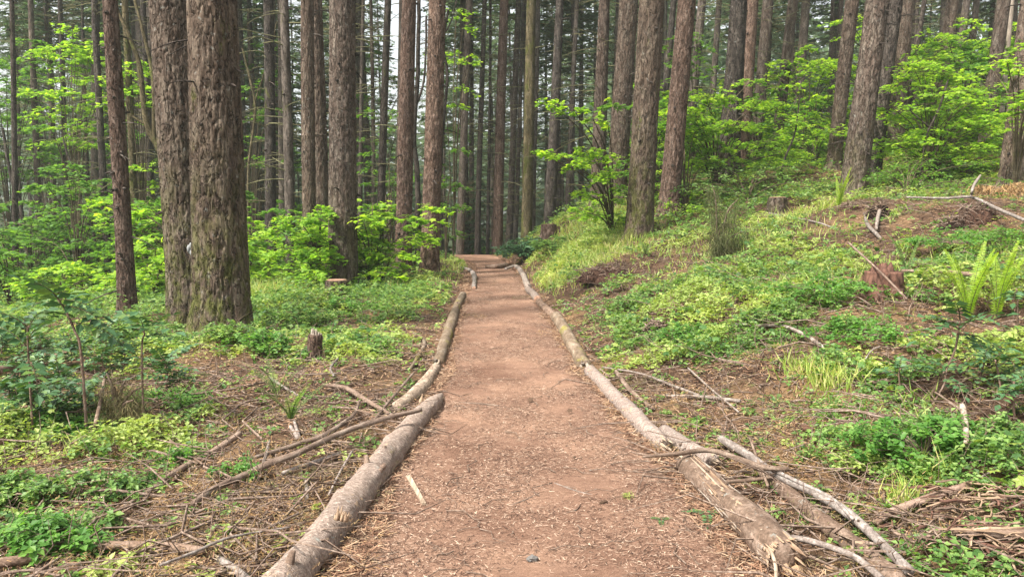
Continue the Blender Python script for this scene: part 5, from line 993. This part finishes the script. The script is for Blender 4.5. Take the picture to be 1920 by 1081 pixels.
b.add(dr.reshape(-1, 3), np.stack([i+j, i+k, i+n+k, i+n+j], -1).reshape(-1, 4)); link('stone', b.mesh('stone', M_STONE, smooth=False), None, p+A([0, 0, .018]), label='small angular grey stone at the bottom middle of the trail', cat='stone')
def dryleaf(px, py, s, label, mat, nm='dead_leaf', tm=MAPLE):
    p = gnd(px, py); b = Buf(); v, f = scatter(*tm, A([[0, 0, .0]]), A([[.8, .5, .3]]), A([[.3, -.5, .8]]), A([s])); b.add(v, f); link(nm, b.mesh(nm, mat, smooth=False), None, p+A([0, 0, .025]), label=label, cat='leaf')
dryleaf(990, 757, .06, 'curled dark leaf standing on the middle of the trail', M_CONE); dryleaf(1064, 777, .05, 'small dark leaf on the trail right of the curled one', M_CONE)
dryleaf(170, 790, .0, '', G_YEL) if False else None
p = gnd(1178, 935); b = Buf(); n = 70; v, f = scatter(*NEED, p+np.stack([rng.normal(0, .014, n), rng.normal(0, .01, n), rng.uniform(.01, .03, n)], -1), rdir(n, .4), rup(n, .5), np.stack([rng.uniform(.015, .03, n), np.full(n, .003), np.ones(n)], -1)); b.add(v, f); link('fir_sprig', b.mesh('fir_sprig', G_GRS, origin=p, smooth=False), None, p, label='small green fir sprig dropped on the trail', cat='sprig')
# shredded wood at the bottom right
def shred(box, n, Lr, label, ang, mat, name='shredded_wood', nl=.03):
    o = gnd((box[0]+box[2])/2, (box[1]+box[3])/2); r = empty(name, o, label=label, cat='wood pile', group='shredded wood at the bottom right')
    for i in range(n):
        p = gnd(rng.uniform(box[0], box[2]), rng.uniform(box[1], box[3])); a = ang+rng.normal(0, .9); L = rng.uniform(*Lr); t = np.linspace(0, 1, 5); P_ = p-o+A([cos(a), sin(a), rng.normal(.02, .08)])*(t*L-.5*L)[:, None]+A([0, 0, rng.uniform(.01, .10)]); P_[:, 2] += .008*np.sin(t*3)
        P_ += rng.normal(0, .004, P_.shape); v, f, bk = ribbon(P_, rng.uniform(.002, .009)*A([.5, 1, .9, .7, .12]), rng.uniform(.001, .003), rng.uniform(0, 3)); b = Buf(); b.add(v, f, 0, bk+A([i, 0, 0])); link('splinter', b.mesh('splinter', (mat, MLB, mat, MWR)[i % 4]), r)
shred((1740, 935, 1930, 985), 90, (.05, .28), 'heap of shredded reddish wood strips above the broken stick', .0-.15, MW)
shred((1820, 1015, 1940, 1080), 80, (.05, .32), 'torn flat wood slabs under the broken stick in the bottom right corner', .15, MW)
shred((1640, 985, 1800, 1060), 70, (.04, .18), 'loose reddish splinters left of the broken stick', .2, MTW)

def snag(px, py, L, ang, el, label, mat=MTW, n=5, r=.007):
    p = gnd(px, py); root = empty('forked_branch', p, label=label, cat='branch', group='forked dead branches in the brush'); d = A([cos(ang)*cos(el), sin(ang)*cos(el), sin(el)])
    t = np.linspace(0, 1, 9); w = np.cumsum(rng.normal(0, .018, (9, 3)), 0)*L; P = d*(t*L)[:, None]+w+A([0, 0, .02]); P[:, 2] = np.maximum(P[:, 2], .01)
    v, f, bk = tube(*smoothpath(P, r*(1-.7*t), .03), 7); b = Buf(); b.add(v, f, 0, bk); link('main_stem', b.mesh('main_stem', mat), root); b = Buf()
    for i in range(n):
        j = rng.integers(1, 7); e = unit(d+rng.normal(0, .55, 3)); l = L*rng.uniform(.2, .55); tt = np.linspace(0, 1, 5); Q = P[j]+e*(tt*l)[:, None]+np.cumsum(rng.normal(0, .02, (5, 3)), 0)*l*1.; Q[:, 2] = np.maximum(Q[:, 2], -.02)
        v, f, bk = tube(Q, r*(1-.08*j)*.55*(1-.75*tt), 5); b.add(v, f, 0, bk)
        for k in range(2):
            q = Q[rng.integers(1, 5)]; e2 = unit(e+rng.normal(0, .7, 3)); l2 = l*.4; v, f, bk = tube(q+e2*(np.linspace(0, 1, 3)*l2)[:, None], r*.25*A([1, .7, .2]), 4); b.add(v, f, 0, bk)
    link('side_twigs', b.mesh('side_twigs', mat), root, kind='stuff')
for a in [(430, 770, .7, 2.6, .10, 'forked grey branch above the pale buried branch at the left'), (560, 740, .6, .4, .15, 'forked twiggy branch below the dead post'), (700, 700, .5, 2.2, .12, 'forked brown branch left of the bare pale log'), (340, 1010, .5, .5, .2, 'forked twig beside the thin pale branch at the bottom left'),
          (560, 930, .35, 1.2, .4, 'short forked twig left of the largest log'), (1320, 700, .8, .15, .1, 'forked grey branch in the brown patch right of the trail'), (1420, 700, .7, 2.8, .15, 'forked bare branch at the right side of the brown patch'), (1500, 860, .5, .6, .25, 'forked twig behind the long grey mottled branch'),
          (1390, 820, .45, 1.8, .5, 'upright forked twig near the start of the long grey branch'), (1680, 960, .4, 2.4, .3, 'forked twig in the reddish splinters at the bottom right'), (1180, 660, .7, .5, .12, 'forked grey branch beside the moss-covered log'), (1440, 540, .9, 2.5, .3, 'bare forked branch sticking out of the green bank'),
          (1700, 600, .6, .9, .5, 'dark forked twig rising left of the sword ferns'), (120, 770, .7, .3, .1, 'long forked twig below the oregon grape thicket'), (770, 600, .8, 2.0, .1, 'forked branch in the litter beside the mossy left-edge log'), (1240, 560, .9, 1.2, .25, 'bare forked branch on the bank above the moss-covered log'),
          (1110, 440, 1.3, 2.4, .5, 'thin arching bare branch on the grassy bank near the trail end'), (1620, 340, 1.2, .1, .15, 'thin bare branch reaching right from the stout hillside trunk'), (380, 720, .6, 1.0, .2, 'forked brown twig on the bare soil below the huge pair'), (860, 540, .7, 2.3, .1, 'forked twig at the left trail edge near the bend')]:
    snag(*a)

# ------------------------------------------------------------------ thin humid air between the trunks
m, t, o = newmat('haze_air'); pv = t.nodes.new('ShaderNodeVolumePrincipled'); pv.inputs['Density'].default_value = .0010; pv.inputs['Color'].default_value = (.82, .90, .82, 1); pv.inputs['Anisotropy'].default_value = .2
t.links.new(pv.outputs[0], o.inputs['Volume']); b = Buf(); x0, x1, y0, y1, z0, z1 = -302, 302, -27, 402, float(Z.min())-1.5, 60
b.add(A([[x, y, z] for z in (z0, z1) for y in (y0, y1) for x in (x0, x1)]), [A([[0, 2, 3, 1], [4, 5, 7, 6], [0, 1, 5, 4], [2, 6, 7, 3], [0, 4, 6, 2], [1, 3, 7, 5]])])
link('haze', b.mesh('haze', m, smooth=False), kind='stuff', label='faint pale haze between the distant trunks')
